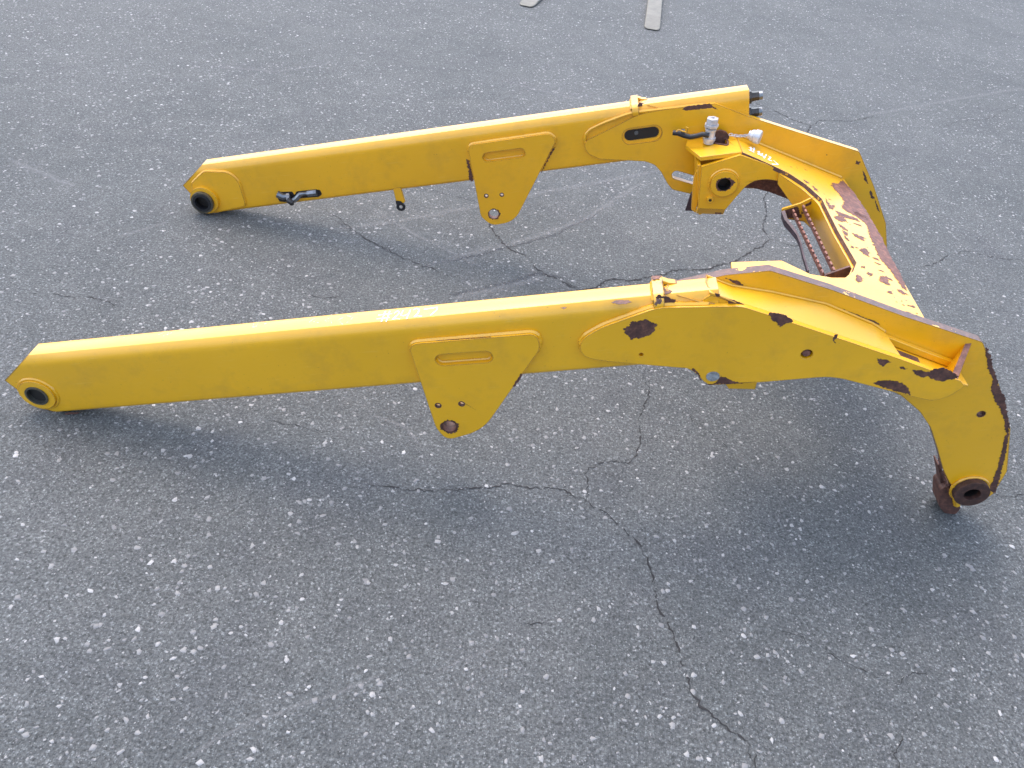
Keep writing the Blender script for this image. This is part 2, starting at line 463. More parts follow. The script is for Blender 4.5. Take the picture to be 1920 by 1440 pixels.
flakes([[(1.3455,0.0511),(1.3553,0.0565),(1.3622,0.0660),(1.3745,0.0659),(1.3891,0.0694),(1.3950,0.0649),(1.4130,0.0539),(1.4064,0.0469),(1.4038,0.0355),(1.3888,0.0280),(1.3718,0.0233),(1.3657,0.0253),(1.3570,0.0223),(1.3557,0.0330),(1.3478,0.0404)],
        [(1.6194,0.0571),(1.6252,0.0589),(1.6510,0.0498),(1.6623,0.0398),(1.6666,0.0330),(1.6503,0.0273),(1.6427,0.0218),(1.6363,0.0314),(1.6270,0.0400)],
        [(1.7441,-0.0086),(1.7528,-0.0070),(1.7498,-0.0169),(1.7443,-0.0215),(1.7490,-0.0298),(1.7423,-0.0213)],
        [(1.8298,-0.0742),(1.8371,-0.0776),(1.8451,-0.0785),(1.8590,-0.0867),(1.8493,-0.0883),(1.8454,-0.0960),(1.8390,-0.0927),(1.8319,-0.0838)],
        [(1.8735,-0.0990),(1.8799,-0.1024),(1.8924,-0.1064),(1.8847,-0.1083),(1.8785,-0.1063)],
        [(1.8998,-0.1099),(1.9195,-0.1161),(1.9339,-0.1203),(1.9423,-0.1117),(1.9600,-0.1122),(1.9826,-0.1295),(1.9898,-0.1371),(1.9831,-0.1433),(1.9620,-0.1467),(1.9539,-0.1458),(1.9339,-0.1327),(1.9178,-0.1310),(1.9045,-0.1214)],
        [(1.8306,-0.1388),(1.8441,-0.1331),(1.8665,-0.1354),(1.8857,-0.1430),(1.9002,-0.1600),(1.9068,-0.1778),(1.8786,-0.1649),(1.8460,-0.1488)],
        [(1.5009,-0.1079),(1.5181,-0.1097),(1.5330,-0.0869),(1.5436,-0.0951),(1.5565,-0.1050),(1.5757,-0.1127),(1.5416,-0.1106)],
        [(1.4780,-0.0629),(1.4864,-0.0736),(1.4925,-0.0898),(1.4946,-0.0986),(1.4903,-0.0953),(1.4842,-0.0776),(1.4738,-0.0653)]], mY, -.0042, sp, amp=.0016)

# inner drop plates (same profile on both sides), each ends in the rear pivot
LOWN = [(2.0956,-0.5698),(2.0648,-0.5282),(2.0427,-0.4810),(2.0198,-0.4128),(1.9939,-0.3438),(1.9640,-0.2930),(1.9187,-0.2421),(1.8712,-0.2071),(1.8143,-0.1776),(1.7702,-0.1657),(1.7048,-0.1574),(1.6172,-0.1557),(1.5281,-0.1420),(1.4836,-0.1137),(1.4616,-0.1026)]
def drop(y, top, side_label, low=None):
    prof = [(1.256, .010), (1.262, .028), (1.31, .045), (1.43, .088)]+top+[(2.054, -.112), (2.108, -.228), (2.160, -.362), (2.183, -.500), (2.170, -.575), (2.150, -.600),
            (2.100, -.606), (2.080, -.575), (2.057, -.517), (2.026, -.426), (1.995, -.355), (1.945, -.285), (1.880, -.235), (1.800, -.200), (1.700, -.180),
            (1.640, -.190), (1.575, -.188), (1.512, -.163), (1.497, -.140), (1.480, -.100), (1.462, -.075), (1.435, -.060), (1.30, -.035), (1.268, -.015)]
    if low: prof = prof[:4+len(top)+6]+low+[(1.30, -.035), (1.268, -.015)]
    nr = len(prof)
    rr = [.02]*4+[0.004]*len(top)+[.006]*(nr-4-len(top))
    out = rnd_poly(prof, rr, 3)
    return out
topN = [(1.549, .107), (1.633, .107), (1.751, .049), (1.899, -.033)]
topF = [(1.504, .091), (1.640, .089), (1.730, .040), (1.944, -.061)]
nb = [(2.0908,-0.3122)][0]
pv = (2.112, -.552)
dn = link('drop_plate', prism([drop(0, topN, '', LOWN), circle(*nb, .009, 20), circle(pv[0], pv[1], .020, 28)], mY, .066, .088, rim_mat=1), None, ROOT,
          label='nearer drop plate with a worn brown rim, standing on the ground', mats=[M_WORN, M_RIM], bevel=.0015)
link('hole_liner', ring(*nb, .070, .086, .0090, .0078, 20), M_RUST, dn)
fs0, fs1 = [(1.3956,0.0237)][0], [(1.4645,0.0241)][0]
lowS0, lowS1 = [(1.5251,-0.1160)][0], [(1.5885,-0.1454)][0]
df = link('drop_plate', prism([drop(0, topF, ''), slot(*fs0, *fs1, .0245), slot(*lowS0, lowS1[0], lowS1[1], .0135), circle(pv[0], pv[1], .020, 28)], mY, 1.0, 1.020, rim_mat=1), None, ROOT,
          label='farther drop plate with two slots and flaked edges', mats=[M_WORN, M_WORN], bevel=.0015)
# oblong pocket in the far plate: stepped frame, opening with its shade painted black, and a pin head
link('slot_frame', prism([slot(fs0[0]-.002, fs0[1]+.001, fs1[0]-.002, fs1[1]+.001, .0262), slot(fs0[0]-.001, fs0[1]+.002, fs1[0]-.001, fs1[1]+.002, .0165)], mY, 1.0045, 1.0078), M_PLATE, df)
link('slot_back', prism([slot(fs0[0]-.001, fs0[1]+.002, fs1[0]-.001, fs1[1]+.002, .0170)], mY, 1.0068, 1.0072), M_BORE, df)
px_, pz_ = [(1.4135,0.0303)][0]
link('pin_head', lathe((px_, 1.0067, pz_), (0, -1, 0), [(0, .006), (.003, .006), (.003, .0028), (.005, .0024), (.0051, .0001)], 16), M_GREY, df)
wl = [(1.4285,-0.0564),(1.2780,-0.0088),(1.2600,0.0189),(1.2605,0.0388),(1.2753,0.0582),(1.3178,0.0735),(1.4004,0.0924),(1.4892,0.0911),(1.6249,0.0877)]
weld([(x, 1.005, z) for x, z in rnd_poly(wl, .02, 4)], df, .005)
flakes([[(1.5497,0.0842),(1.5559,0.0912),(1.6250,0.0908),(1.6339,0.0833),(1.6488,0.0688),(1.6339,0.0771),(1.5949,0.0779),(1.5647,0.0790)]], mY, .9997, df, amp=.0012)
flakes([[(2.0493,-0.1395),(2.0619,-0.1446),(2.0569,-0.1540),(2.0474,-0.1494)], [(2.0693,-0.1709),(2.0824,-0.1931),(2.0916,-0.2203),(2.0794,-0.2065)],
        [(2.1001,-0.2407),(2.1160,-0.2711),(2.1066,-0.2699),(2.0982,-0.2510)], [(2.1160,-0.2711),(2.1376,-0.3209),(2.1267,-0.3085)], [(1.9592,-0.1057),(1.9656,-0.1099),(1.9628,-0.1129)]], mY, .9996, df, amp=.0012)
# lower inside of the far plate: rust, with shade painted into its brown
flakes([[(1.7225,-0.1843),(1.7411,-0.1673),(1.7816,-0.1568),(1.8446,-0.1721),(1.9090,-0.2087),(1.9268,-0.2394),(1.8804,-0.2514),(1.7992,-0.2067),(1.7511,-0.1880)]], mY, .9994, df, M_RUSTL, amp=.0008)
flakes([[(2.0575,-0.1132),(2.0742,-0.1465),(2.0949,-0.1979),(2.1080,-0.2313),(2.1282,-0.2675),(2.1569,-0.3559),(2.1535,-0.3750),(2.1435,-0.3387),(2.1238,-0.2961),(2.1079,-0.2700),(2.0958,-0.2418),(2.0944,-0.2152),(2.0774,-0.1818)],
        [(2.1569,-0.3559),(2.1675,-0.4396),(2.1726,-0.5371),(2.1735,-0.5741),(2.1550,-0.5633),(2.1590,-0.5268),(2.1591,-0.4734),(2.1535,-0.3750)],
        [(2.0204,-0.4300),(2.0297,-0.4447),(2.0443,-0.4901),(2.0738,-0.5661),(2.0633,-0.5466),(2.0435,-0.4991)]], mY, .0657, dn, amp=.0018)
flakes([[(1.7544,0.0113),(1.7861,-0.0052),(1.8397,-0.0359),(1.8508,-0.0451),(1.8359,-0.0381),(1.7975,-0.0181),(1.7610,0.0054)]], mY, .0657, dn, amp=.0012)
flakes([[(1.5487,0.1004),(1.5741,0.0900),(1.5896,0.0720),(1.5691,0.0844)]], mY, .0657, dn, amp=.0012)

# outer side plate of the far boom (behind it)
so2 = [(x, z) for x, z in so]
link('outer_side_plate', prism([so2], mY, 1.066, 1.080), M_PLATE, ROOT, bevel=.002)

# rear pivots
for ys, yo, yi, par in ((1, .046, .125, dn), (-1, 1.058, .960, df)):
    b = link('rear_pivot', prism([circle(pv[0], pv[1], .039, 36), circle(pv[0], pv[1], .0185, 36)], mY, yo, yi), M_RUSTD, ROOT, label='dark greasy rear pivot tube at the foot of the nearer drop plate' if ys > 0 else None, bevel=.005, seg=3)
    link('bore', lathe((pv[0], yo+ys*.012, pv[1]), (0, ys, 0), [(0, .0184), (.0005, .0184), (.04, .0183), (.0401, .0001)], 28, open0=True), M_BORE, b)
    weld([(x, yo+ys*.018, z) for x, z in circle(pv[0], pv[1], .0405, 36)], b, .0042, True, mat=M_WORN)
# curved web closing the drop behind the concave edge, ends in the worn foot
def web(y0, y1, parent, sh=.020):
    path = [(2.040, -.490), (2.052, -.530), (2.062, -.570), (2.074, -.605), (2.090, -.640)]
    wid = [.004, .010, .016, .022, .022]
    L, Rr = [], []
    for i, p in enumerate(path):
        a = Vector(path[max(0, i-1)]); b = Vector(path[min(len(path)-1, i+1)]); d = (b-a).normalized(); nn = Vector((d.y, -d.x))
        q = Vector(p); L.append(tuple(q)); Rr.append(tuple(q-nn*wid[i]))
    bm = prism([rnd_poly(L+Rr[::-1], .006, 3)], mY, y0, y1)
    return link('web_strip', bm, M_RUST, parent, bevel=.002)
web(.0885, .120, dn); web(.960, .9995, df)
ft = rnd_poly([(2.052, -.560), (2.073, -.545), (2.092, -.590), (2.112, -.632), (2.104, -.655), (2.078, -.648), (2.060, -.620)], .008, 4)
link('foot', prism([ft], mY, .074, .122), M_RUST, dn, bevel=.006, seg=3)
link('foot', prism([ft], mY, .915, .995), M_RUST, df, bevel=.006, seg=3)
weld([(2.088, .070, -.572), (2.094, .072, -.598), (2.100, .074, -.618)], dn, .008, mat=M_WORN)

# ------------------------------------------------------------------ filler plate in the trough of the nearer arm
fp = [(1.512, .1095), (1.560, .091), (1.640, .057), (1.741, .008), (1.870, -.066)]
bm = bmesh.new(); th = .006
def strip(path, y0, y1, th, bm, endcut=0.0):
    n = len(path); A = []
    for i, (x, z) in enumerate(path):
        row = []
        for (y, dz) in ((y0, 0), (y1, 0), (y1, -th), (y0, -th)):
            cut = endcut*(1 if y == y0 else 0) if i == n-1 else 0
            xx = x+cut; zz = z+dz-cut*.573
            row.append(bm.verts.new((xx, y, zz)))
        A.append(row)
    for a, b in zip(A, A[1:]):
        for k in range(4): bm.faces.new((a[k], b[k], b[(k+1) % 4], a[(k+1) % 4]))
    bm.faces.new(A[0]); bm.faces.new(A[-1][::-1])
fq = [(1.512, .1085, .1095), (1.560, .083, .082), (1.640, .041, .057), (1.741, -.013, .018), (1.835, -.066, -.040), (1.862, -.080, -.064)]
rows_ = []
for i_, (x_, za, zb_) in enumerate(fq):
    cut = .022 if i_ == len(fq)-1 else 0
    rows_.append([bm.verts.new(v) for v in ((x_+cut, .0095, za-cut*.55), (x_, .0655, zb_), (x_, .0655, zb_-.006), (x_+cut, .0095, za-.006-cut*.55))])
for a, b in zip(rows_, rows_[1:]):
    for k in range(4): bm.faces.new((a[k], b[k], b[(k+1) % 4], a[(k+1) % 4]))
bm.faces.new(rows_[0]); bm.faces.new(rows_[-1][::-1])
fp = [(a, c_) for a, b, c_ in fq]
o = link('filler_plate', bm, M_PLATE, ROOT, label='pale sloping filler plate in the trough of the nearer arm', bevel=.002)
weld([(x, .0640, z+.001) for x, z in fp], o, .003)
# curved left lip of the filler over the tube
weld([(1.512, .064, .1095), (1.510, .045, .1095), (1.512, .028, .1085), (1.520, .016, .1040), (1.534, .008, .0960), (1.560, .002, .0840)], o, .0013)
link('box_end', prism([[(1.49, .086), (1.515, .102), (1.560, .078), (1.615, .048), (1.615, -.050), (1.49, -.050)]], mY, .0092, .062), M_PLATE, ROOT)
flakes([[(1.5213,0.1071),(1.5311,0.1047),(1.5301,0.0976),(1.5242,0.0995)], [(1.5430,0.0924),(1.5548,0.0899),(1.5767,0.0751),(1.5708,0.0733),(1.5470,0.0797)]], mY, .0058, near, amp=.001)
# bottom of the open trough behind it, with its rusty part
bm = bmesh.new(); strip([(1.80, -.048), (1.90, -.107), (2.02, -.176)], .010, .0655, .006, bm)
o = link('trough_floor', bm, M_PLATE, ROOT, bevel=.0015)
bm = bmesh.new(); strip([(1.858, -.0813), (1.926, -.1209)], .012, .044, .0006, bm)
link('rust_patch', bm, M_RUST, o)
bm = bmesh.new(); strip([(1.86, -.066), (1.93, -.107), (2.005, -.150)], .052, .0655, .016, bm)
link('ledge', bm, M_PLATE, o, bevel=.0015)

# stop collars: ring of plate round each boom where the rear box begins
def collar(x, y, parent):
    sec = [(y+.066, .104), (y+.066, .121), (y+.058, .122), (y+.014, .1135), (y+.002, .106), (y-.002, .094), (y+.0, .082), (y+.008, .082), (y+.008, .098), (y+.016, .108)]
    bm = prism([rnd_poly(sec, .003, 2)], mX, x-.009, x+.011)
    o = link('stop_collar', bm, M_COLLAR if y < .5 else M_WORN, parent, bevel=.0015)
    link('collar_gusset', prism([[(x+.008, .106), (x+.040, .1082), (x+.024, .112), (x+.009, .120)]], mY, y+.050, y+.066), M_WORN, o, bevel=.0015)
    for s_ in (-1, 1):
        weld([(x+s_*.008, yy, zz) for yy, zz in [(y+.060, .110), (y+.020, .109), (y+.009, .102), (y+.0055, .088)]], o, .0052)
    return o
cN = collar(1.416, .0, ROOT); cF = collar(1.414, 1.0, ROOT)
for cc, x in ((cN, 1.416),):
    link('rust_patch', prism([jag([(x-.008, .050), (x+.006, .052), (x+.009, .062), (x-.007, .0655)], .0015)], mZ, .1215, .1226), M_RUSTL, cc)
    link('rust_patch', prism([jag([(.022, .1165), (.030, .112), (.052, .117), (.056, .1215), (.040, .1185)], .001)], mX, x+.0110, x+.0116), M_RUST, cc)
    link('rust_patch', prism([jag([(.010, .1105), (.022, .110), (.034, .114), (.030, .1175), (.016, .1130)], .001)], mX, x-.0090, x-.0096), M_RUST, cc)
# torn weld fillets spreading from the collar
for cc, y, x in ((cN, 0., 1.416), (cF, 1., 1.414)):
    weld([(x+.012, y+.062, .110), (x+.022, y+.048, .1088), (x+.016, y+.030, .1085), (x+.045, y+.012, .103), (x+.075, y+.0065, .092), (x+.105, y+.006, .083)], cc, .0016)
    bmr = prism([jag([(x+.006, y+.060), (x+.016, y+.062), (x+.018, y+.050), (x+.012, y+.044), (x+.019, y+.032), (x+.028, y+.026), (x+.020, y+.016), (x+.006, y+.018)], .002)], mZ, .1081, .1089)
    link('rust_patch', bmr, M_RUST, cc)
flakes([[(1.4101,0.1131),(1.4182,0.1158),(1.4300,0.1108),(1.4438,0.1043),(1.4545,0.0957),(1.4435,0.0957),(1.4312,0.0909),(1.4192,0.0935),(1.4113,0.0982)], [(1.4412,0.0885),(1.4544,0.0907),(1.4542,0.0833),(1.4430,0.0821)]], mY, .0055, cN, amp=.0018)
flakes([[(1.3265,0.0064),(1.3369,0.0120),(1.3573,0.0085),(1.3672,0.0013),(1.3528,-0.0036),(1.3366,-0.0008)], [(1.2289,0.0044),(1.2394,0.0045),(1.2354,-0.0021)]], mZ, .1083, near, amp=.001)
flakes([[(1.4201,0.1081),(1.4269,0.1181),(1.4360,0.1168),(1.4353,0.1060)], [(1.4758,0.0909),(1.4898,0.0952),(1.5109,0.0907),(1.5077,0.0865),(1.4894,0.0859),(1.4755,0.0846)]], mY, 1.0055, cF, amp=.001)

# ------------------------------------------------------------------ rear cross member (deck, inner wall, lugs)
inner = [(1.8147,0.2971),(1.8519,0.3238),(1.8838,0.3750),(1.9062,0.4303),(1.8981,0.5878),(1.8982,0.7620),(1.8683,0.8204),(1.8275,0.8541),(1.7701,0.8656)]
deck = [(1.700, .0885), (2.022, .0885), (2.022, .9995), (1.700, .9995), (1.700, .872)]
deck += inner[::-1]+[(1.760, .272), (1.700, .285)]
o = link('cross_member_deck', prism([deck], mP, 0, -.012, rim_mat=1), None, ROOT, label='cream-lit cross member deck mottled with rust flakes', mats=[M_DECK, M_RIM], bevel=.002)
DK = o
# level front ends of the deck on both sides
zf = PA+PB*1.700
hx0, hy0 = [(1.6570,0.9907)][0]
hole = rnd_poly([(1.632, .952), (1.668, .925), (1.672, .965), (1.655, .985), (1.632, .982)], .008, 3)
link('deck_front', prism([[(1.700, .872), (1.700, .9995), (1.560, .9995), (1.552, .965), (1.586, .872)], hole], mZ, zf, zf-.012), M_PLATE, DK, bevel=.0015)
link('deck_front', prism([[(1.700, .285), (1.700, .0885), (1.575, .0885), (1.592, .300)]], mZ, zf, zf-.012), M_PLATE, DK, bevel=.0015)
hr = weld([(x, y, zf+.001) for x, y in hole], DK, .003, True, name='torn_hole_rim', mat=M_RUST)
# rear flange and inner wall
link('rear_wall', prism([[(2.022, -.207), (2.022, -.27), (2.010, -.27), (2.010, -.207)]], mY, .0885, .9995), M_RUST, DK)
wpath = [(1.802, .8640)]+[(x, y-.004) for x, y in inner[::-1][1:]]+[(1.760, .272), (1.700, .285), (1.592, .300)]
wp = dens([(x, y, 0) for x, y in rnd_poly(wpath, [0]+[.02]*(len(wpath)-2)+[0], 4)], .03)
bm = bmesh.new(); rows = []
for i, q in enumerate(wp):
    x, y = q.x, q.y
    zt = PA+PB*max(x, 1.70)-.0125
    run = max(0, min(1, (x-1.84)/.04))
    dep = .030+.060*max(0, min(1, (x-1.80)/.07)) if i < len(wp)/2 else .09
    a = wp[max(0, i-1)]; b_ = wp[min(len(wp)-1, i+1)]; d = (b_-a).normalized(); nn = Vector((-d.y, d.x, 0))*-.010
    # the wall stands square to the deck: lean it with depth
    rows.append([bm.verts.new((x, y, zt)), bm.verts.new((x+nn.x, y+nn.y, zt)), bm.verts.new((x+nn.x-.25*dep*run*.0, y+nn.y, zt-dep)), bm.verts.new((x, y, zt-dep))])
for a, b_ in zip(rows, rows[1:]):
    for k in range(4): bm.faces.new((a[k], b_[k], b_[(k+1) % 4], a[(k+1) % 4]))
bm.faces.new(rows[0]); bm.faces.new(rows[-1][::-1])
link('inner_wall', bm, M_PLATE, DK, smooth=True)

# rust flakes and scrapes on the deck
def dflk(polys, mat=None, amp=.003):
    flakes(polys, mP, .0003, DK, mat or M_RUSTL, amp=amp)
dflk([[(2.0104,0.9801),(2.0257,0.9161),(2.0328,0.8151),(2.0330,0.6682),(2.0244,0.5344),(2.0246,0.4555),(2.0143,0.3810),(2.0056,0.3866),(2.0025,0.4273),(1.9983,0.4662),(1.9901,0.4931),(1.9863,0.5265),(1.9914,0.5734),(1.9941,0.6228),(2.0054,0.7048),(1.9834,0.7320),(1.9641,0.7374),(1.9497,0.7499),(1.9715,0.8073),(1.9653,0.8615),(1.9580,0.8822),(1.9637,0.9188),(1.9857,0.9321)],
      [(1.9226,0.7111),(1.9362,0.7136),(1.9581,0.7138),(1.9802,0.7202),(1.9880,0.7055),(1.9686,0.6984),(1.9431,0.6890),(1.9251,0.6858)], [(1.9133,0.6729),(1.9367,0.6867),(1.9436,0.6685),(1.9211,0.6469),(1.9088,0.6542)],
      [(1.9833,0.7600),(1.9985,0.7666),(2.0168,0.7572),(2.0218,0.7428),(2.0031,0.7394),(1.9855,0.7400)],
      [(1.9112,0.7735),(1.9146,0.7384),(1.9312,0.7465),(1.9181,0.7165),(1.9072,0.7071),(1.9055,0.7367)],
      [(1.9122,0.6278),(1.9244,0.6206),(1.9294,0.6019),(1.9190,0.6048),(1.9103,0.6091)], [(1.9137,0.5948),(1.9267,0.5912),(1.9178,0.5674),(1.9119,0.5765)], [(1.9118,0.5654),(1.9185,0.5488),(1.9133,0.5393),(1.9083,0.5516)],
      [(1.9407,0.6026),(1.9539,0.6047),(1.9668,0.5954),(1.9691,0.5833),(1.9552,0.5834),(1.9448,0.5862)],
      [(1.9367,0.5149),(1.9567,0.5383),(1.9622,0.5187),(1.9532,0.4961),(1.9398,0.4963)], [(1.9157,0.5171),(1.9224,0.5170),(1.9156,0.5065)], [(1.9275,0.5210),(1.9360,0.5223),(1.9283,0.5136)],
      [(1.9125,0.4154),(1.9264,0.4281),(1.9222,0.4127),(1.9133,0.4086)], [(1.9237,0.3993),(1.9381,0.4002),(1.9275,0.3853),(1.9211,0.3855)],
      [(1.8878,0.3613),(1.8988,0.3646),(1.8980,0.3431),(1.8818,0.3201),(1.8779,0.3333)], [(1.9551,0.4004),(1.9759,0.4179),(1.9886,0.4077),(1.9737,0.4019),(1.9728,0.3729),(1.9544,0.3715),(1.9457,0.3771)],
      [(1.9862,0.3660),(1.9985,0.3723),(2.0100,0.3595),(1.9977,0.3533),(1.9882,0.3559)],
      [(1.8879,0.8283),(1.8954,0.8218),(1.8964,0.7994),(1.8889,0.8058)], [(1.8680,0.8473),(1.8765,0.8450),(1.8776,0.8357),(1.8682,0.8338)]], amp=.0028)
# a scatter of small chips round the big ones, too many to pick apart
bmk = bmesh.new()
for k in range(150):
    fx_ = 1.905+.112*random.random()**.7; fy_ = .14+.80*random.random()
    if noise.noise(Vector((fx_*22, fy_*9, 4))) < .02: continue
    r_ = .0012+.0045*random.random()**2.2; st_ = random.uniform(1.0, 2.6)
    lp_ = [(fx_+.3*st_*r_*math.sin(a)+r_*st_*math.cos(a)*random.uniform(.5, 1.3), fy_+r_*math.sin(a)*random.uniform(.5, 1.3)) for a in [2*math.pi*q/9 for q in range(9)]]
    prism([lp_], mP, .0003, .0006, bmk)
link('rust_flecks', bmk, M_RUSTL, DK, kind='stuff')
weld([(x, y, PA+PB*x+.001) for x, y in [(1.72, .9965), (2.01, .9965)]], DK, .005)
weld([(x, y, PA+PB*x+.001) for x, y in [(1.73, .0915), (2.01, .0915)]], DK, .006)
weld([(1.70, .873, zf+.0015), (1.70, .99, zf+.0015)], DK, .0015)

# far tilt-cylinder lug: face with boss, side, bottom fold
Yl = .862
face = [(1.5848,-0.0320),(1.6932,-0.0130),(1.7696,-0.0518),(1.8295,-0.0920),(1.8790,-0.1379),(1.9051,-0.1747),(1.8949,-0.1954),(1.8731,-0.1807),(1.8594,-0.1520),(1.8405,-0.1312),(1.8043,-0.1116),(1.7714,-0.0974),(1.7391,-0.0964),(1.7128,-0.1078),(1.6567,-0.1769),(1.5771,-0.1615),(1.5567,-0.1781),(1.5626,-0.1100)]
face = [(1.5878,-0.0356),(1.6932,-0.0146),(1.7697,-0.0535),(1.8145,-0.0819),(1.8162,-0.1148),(1.8042,-0.1082),(1.7714,-0.0974),(1.7391,-0.0964),(1.7128,-0.1078),(1.6536,-0.1783),(1.5755,-0.1648)]
bc = [(1.6486,-0.0927)][0]; sc = [(1.6094,-0.1381)][0]
LG = link('cylinder_lug', prism([rnd_poly(face, [0]*5+[.006]+[.012]*3+[.002, .002], 3), circle(*bc, .0190, 32)], mY, Yl, Yl+.012), M_PLATE, ROOT,
          label='lug with a round pin boss under the far end of the deck', bevel=.0015)
link('pin_boss', prism([circle(bc[0], bc[1], .0385, 40), circle(bc[0], bc[1], .0190, 40)], mY, Yl-.010, Yl+.002), M_PLATE, LG, bevel=.004, seg=3)
weld([(x, Yl-.001, z) for x, z in circle(bc[0], bc[1], .041, 36)], LG, .0040, True)
flakes([rnd_poly([(bc[0]+.0265*math.cos(a)*(1.15 if i % 6 < 2 else .92), bc[1]+.021*math.sin(a)) for i, a in enumerate([2*math.pi*k/18 for k in range(18)])], .002, 2)], mY, Yl-.0102, LG, M_RUST, amp=.002, holes=[circle(bc[0], bc[1], .0188, 28)])
link('bore', lathe((bc[0], Yl-.0108, bc[1]), (0, 1, 0), [(0, .0182), (.0002, .0182), (.0003, .0182), (.0305, .0181), (.0306, .0001)], 32, open0=True), M_BORE, LG)
link('grease_boss', prism([circle(*sc, .0095, 20), circle(*sc, .0045, 20)], mY, Yl-.010, Yl+.002), M_PLATE, LG, bevel=.002)
link('bore', lathe((sc[0], Yl-.0095, sc[1]), (0, 1, 0), [(0, .0046), (.0002, .0046), (.0003, .0001)], 16, open0=True), M_BORE, LG)
# bottom fold
bf = [(1.5755,-0.1648),(1.6536,-0.1783)][0:2]
bm = bmesh.new()
x0, z0 = bf[0]; x1, z1 = bf[1]
vs = [(x0, Yl, z0), (x1, Yl, z1), (x1-.004, Yl+.016, z1-.024), (x0-.004, Yl+.016, z0-.024)]
a = [bm.verts.new(v) for v in vs]; b2 = [bm.verts.new((v[0], v[1]+.012, v[2]+.002)) for v in vs]
bm.faces.new(a); bm.faces.new(b2[::-1])
for i in range(4): bm.faces.new((a[i], b2[i], b2[(i+1) % 4], a[(i+1) % 4]))
link('bottom_fold', bm, M_PLATE, LG, bevel=.001)
flakes([[(1.6245,-0.1780),(1.6322,-0.1825),(1.6445,-0.1858),(1.6445,-0.1963),(1.6261,-0.1940)]], mY, Yl+.010, LG, amp=.001)
# lug side wall and its rusty backing
side = [(.874, -.036), (.995, -.036), (.995, -.150), (.930, -.190), (.880, -.195), (.874, -.170)]
link('lug_side', prism([side], mX, 1.578, 1.588), M_WORN, LG, bevel=.001)
link('lug_gusset', prism([[(1.5685,-0.0785),(1.5826,-0.0505),(1.5913,-0.0815),(1.5711,-0.1963),(1.5587,-0.1840),(1.5630,-0.1287)]], mY, .895, .905), M_WORN, LG, bevel=.001)
link('backing_plate', prism([[(1.5624,-0.1468),(1.5781,-0.1454),(1.5771,-0.2091),(1.5437,-0.2030)]], mY, .93, .938), M_PURP, LG)
# mirrored lug of the nearer side: its bottom shows below the side plate
link('cylinder_lug', prism([[(1.60, -.03), (1.70, -.035), (1.80, -.10), (1.76, -.105), (1.70, -.12), (1.650, -.185), (1.575, -.185)]], mY, .2, .212), M_PLATE, ROOT, bevel=.0015)
nl = [(1.5456,-0.1793),(1.6255,-0.1845),(1.6197,-0.2195),(1.5620,-0.2121)]
link('lug_bottom', prism([nl], mY, .096, .200), M_WORN, ROOT, bevel=.0015)

# ------------------------------------------------------------------ serrated step hung in the cross member
def arm_bm(y0, y1, pts): return prism([rnd_poly(pts, .004, 2)], mY, y0, y1)
e1 = [(1.7974,-0.1525),(1.8455,-0.1422),(1.8812,-0.1257),(1.8918,-0.1351),(1.8977,-0.2105),(1.8491,-0.1976),(1.8165,-0.1867),(1.7980,-0.1659)]
stp = link('step_end_plate', arm_bm(.780, .787, e1), M_WORN, ROOT, label='rusty far end plate of the serrated step', bevel=.001)
flakes([[(1.8062,-0.1570),(1.8401,-0.1481),(1.8477,-0.1756),(1.8590,-0.1737),(1.8499,-0.1659),(1.8541,-0.1865),(1.8310,-0.1869),(1.8133,-0.1813)], [(1.8600,-0.1457),(1.8848,-0.1359),(1.8880,-0.1412),(1.8634,-0.1544)]], mY, .7797, stp, amp=.001)
e2 = [(1.8306,-0.1492),(1.8892,-0.1305),(1.8968,-0.1450),(1.8925,-0.1627),(1.8631,-0.1654)]
link('step_end_plate', arm_bm(.418, .425, e2), M_RUST, ROOT, label='rusty near end plate of the serrated step', bevel=.001)
def tread(x, z0, lean, dep, name, mat, n=14, bow=0.0):
    """upright serrated strip running along y with square notches in its upper edge"""
    bm = bmesh.new(); y0, y1 = .425, .780; prof = []
    pit = (y1-y0)/n
    top = []
    for i in range(n):
        a = y0+i*pit
        top += [(a, 0), (a+pit*.62, 0), (a+pit*.62, -.0060), (a+pit, -.0060)]
    lp = top+[(y1, -dep), (y0, -dep)]
    f = lambda u, v, d: Vector((x+d+lean*v-bow*(1-((u-.60)/.18)**2), u, z0+v))
    lp2 = []
    for i, (u, v) in enumerate(lp):
        lp2.append((u, v))
    k = 12
    lp2 = lp2[:-2]+[(y1-(y1-y0)*j/k, -dep) for j in range(k+1)]
    prism([lp2], f, 0, .0035, bm)
    return link(name, bm, mat, ROOT)
M_TREAD = rust('worn_step_rust', 2.3)
def tread2(a, b, name, lab, n=14, dep=.024):
    """upright strip with square notches, from the far end plate (a) to the near one (b), both (x, z)"""
    y0, y1 = .425, .780; pit = (y1-y0)/n; top = []
    for i in range(n):
        u = y0+i*pit; top += [(u, 0), (u+pit*.60, 0), (u+pit*.60, -.0075), (u+pit, -.0075)]
    lp = top+[(y1, -dep), (y0, -dep)]
    def f(u, v, d):
        t_ = (y1-u)/(y1-y0); return Vector((a[0]+(b[0]-a[0])*t_+d-.15*v, u, a[1]+(b[1]-a[1])*t_+v))
    t_ = link(name, prism([lp], f, 0, .0045), M_TREAD, ROOT, label=lab)
    link('tread_foot', tube([f(y0+.003, -dep*.9, .004), f(y1-.003, -dep*.9, .004)], .0032, 6), M_RUST, t_)
tread2([(1.8231,-0.1509)][0], [(1.8276,-0.1443)][0], 'step_tread', 'outer toothed tread of the step')
tread2([(1.8497,-0.1411)][0], [(1.8532,-0.1398)][0], 'step_tread', 'inner toothed tread of the step')
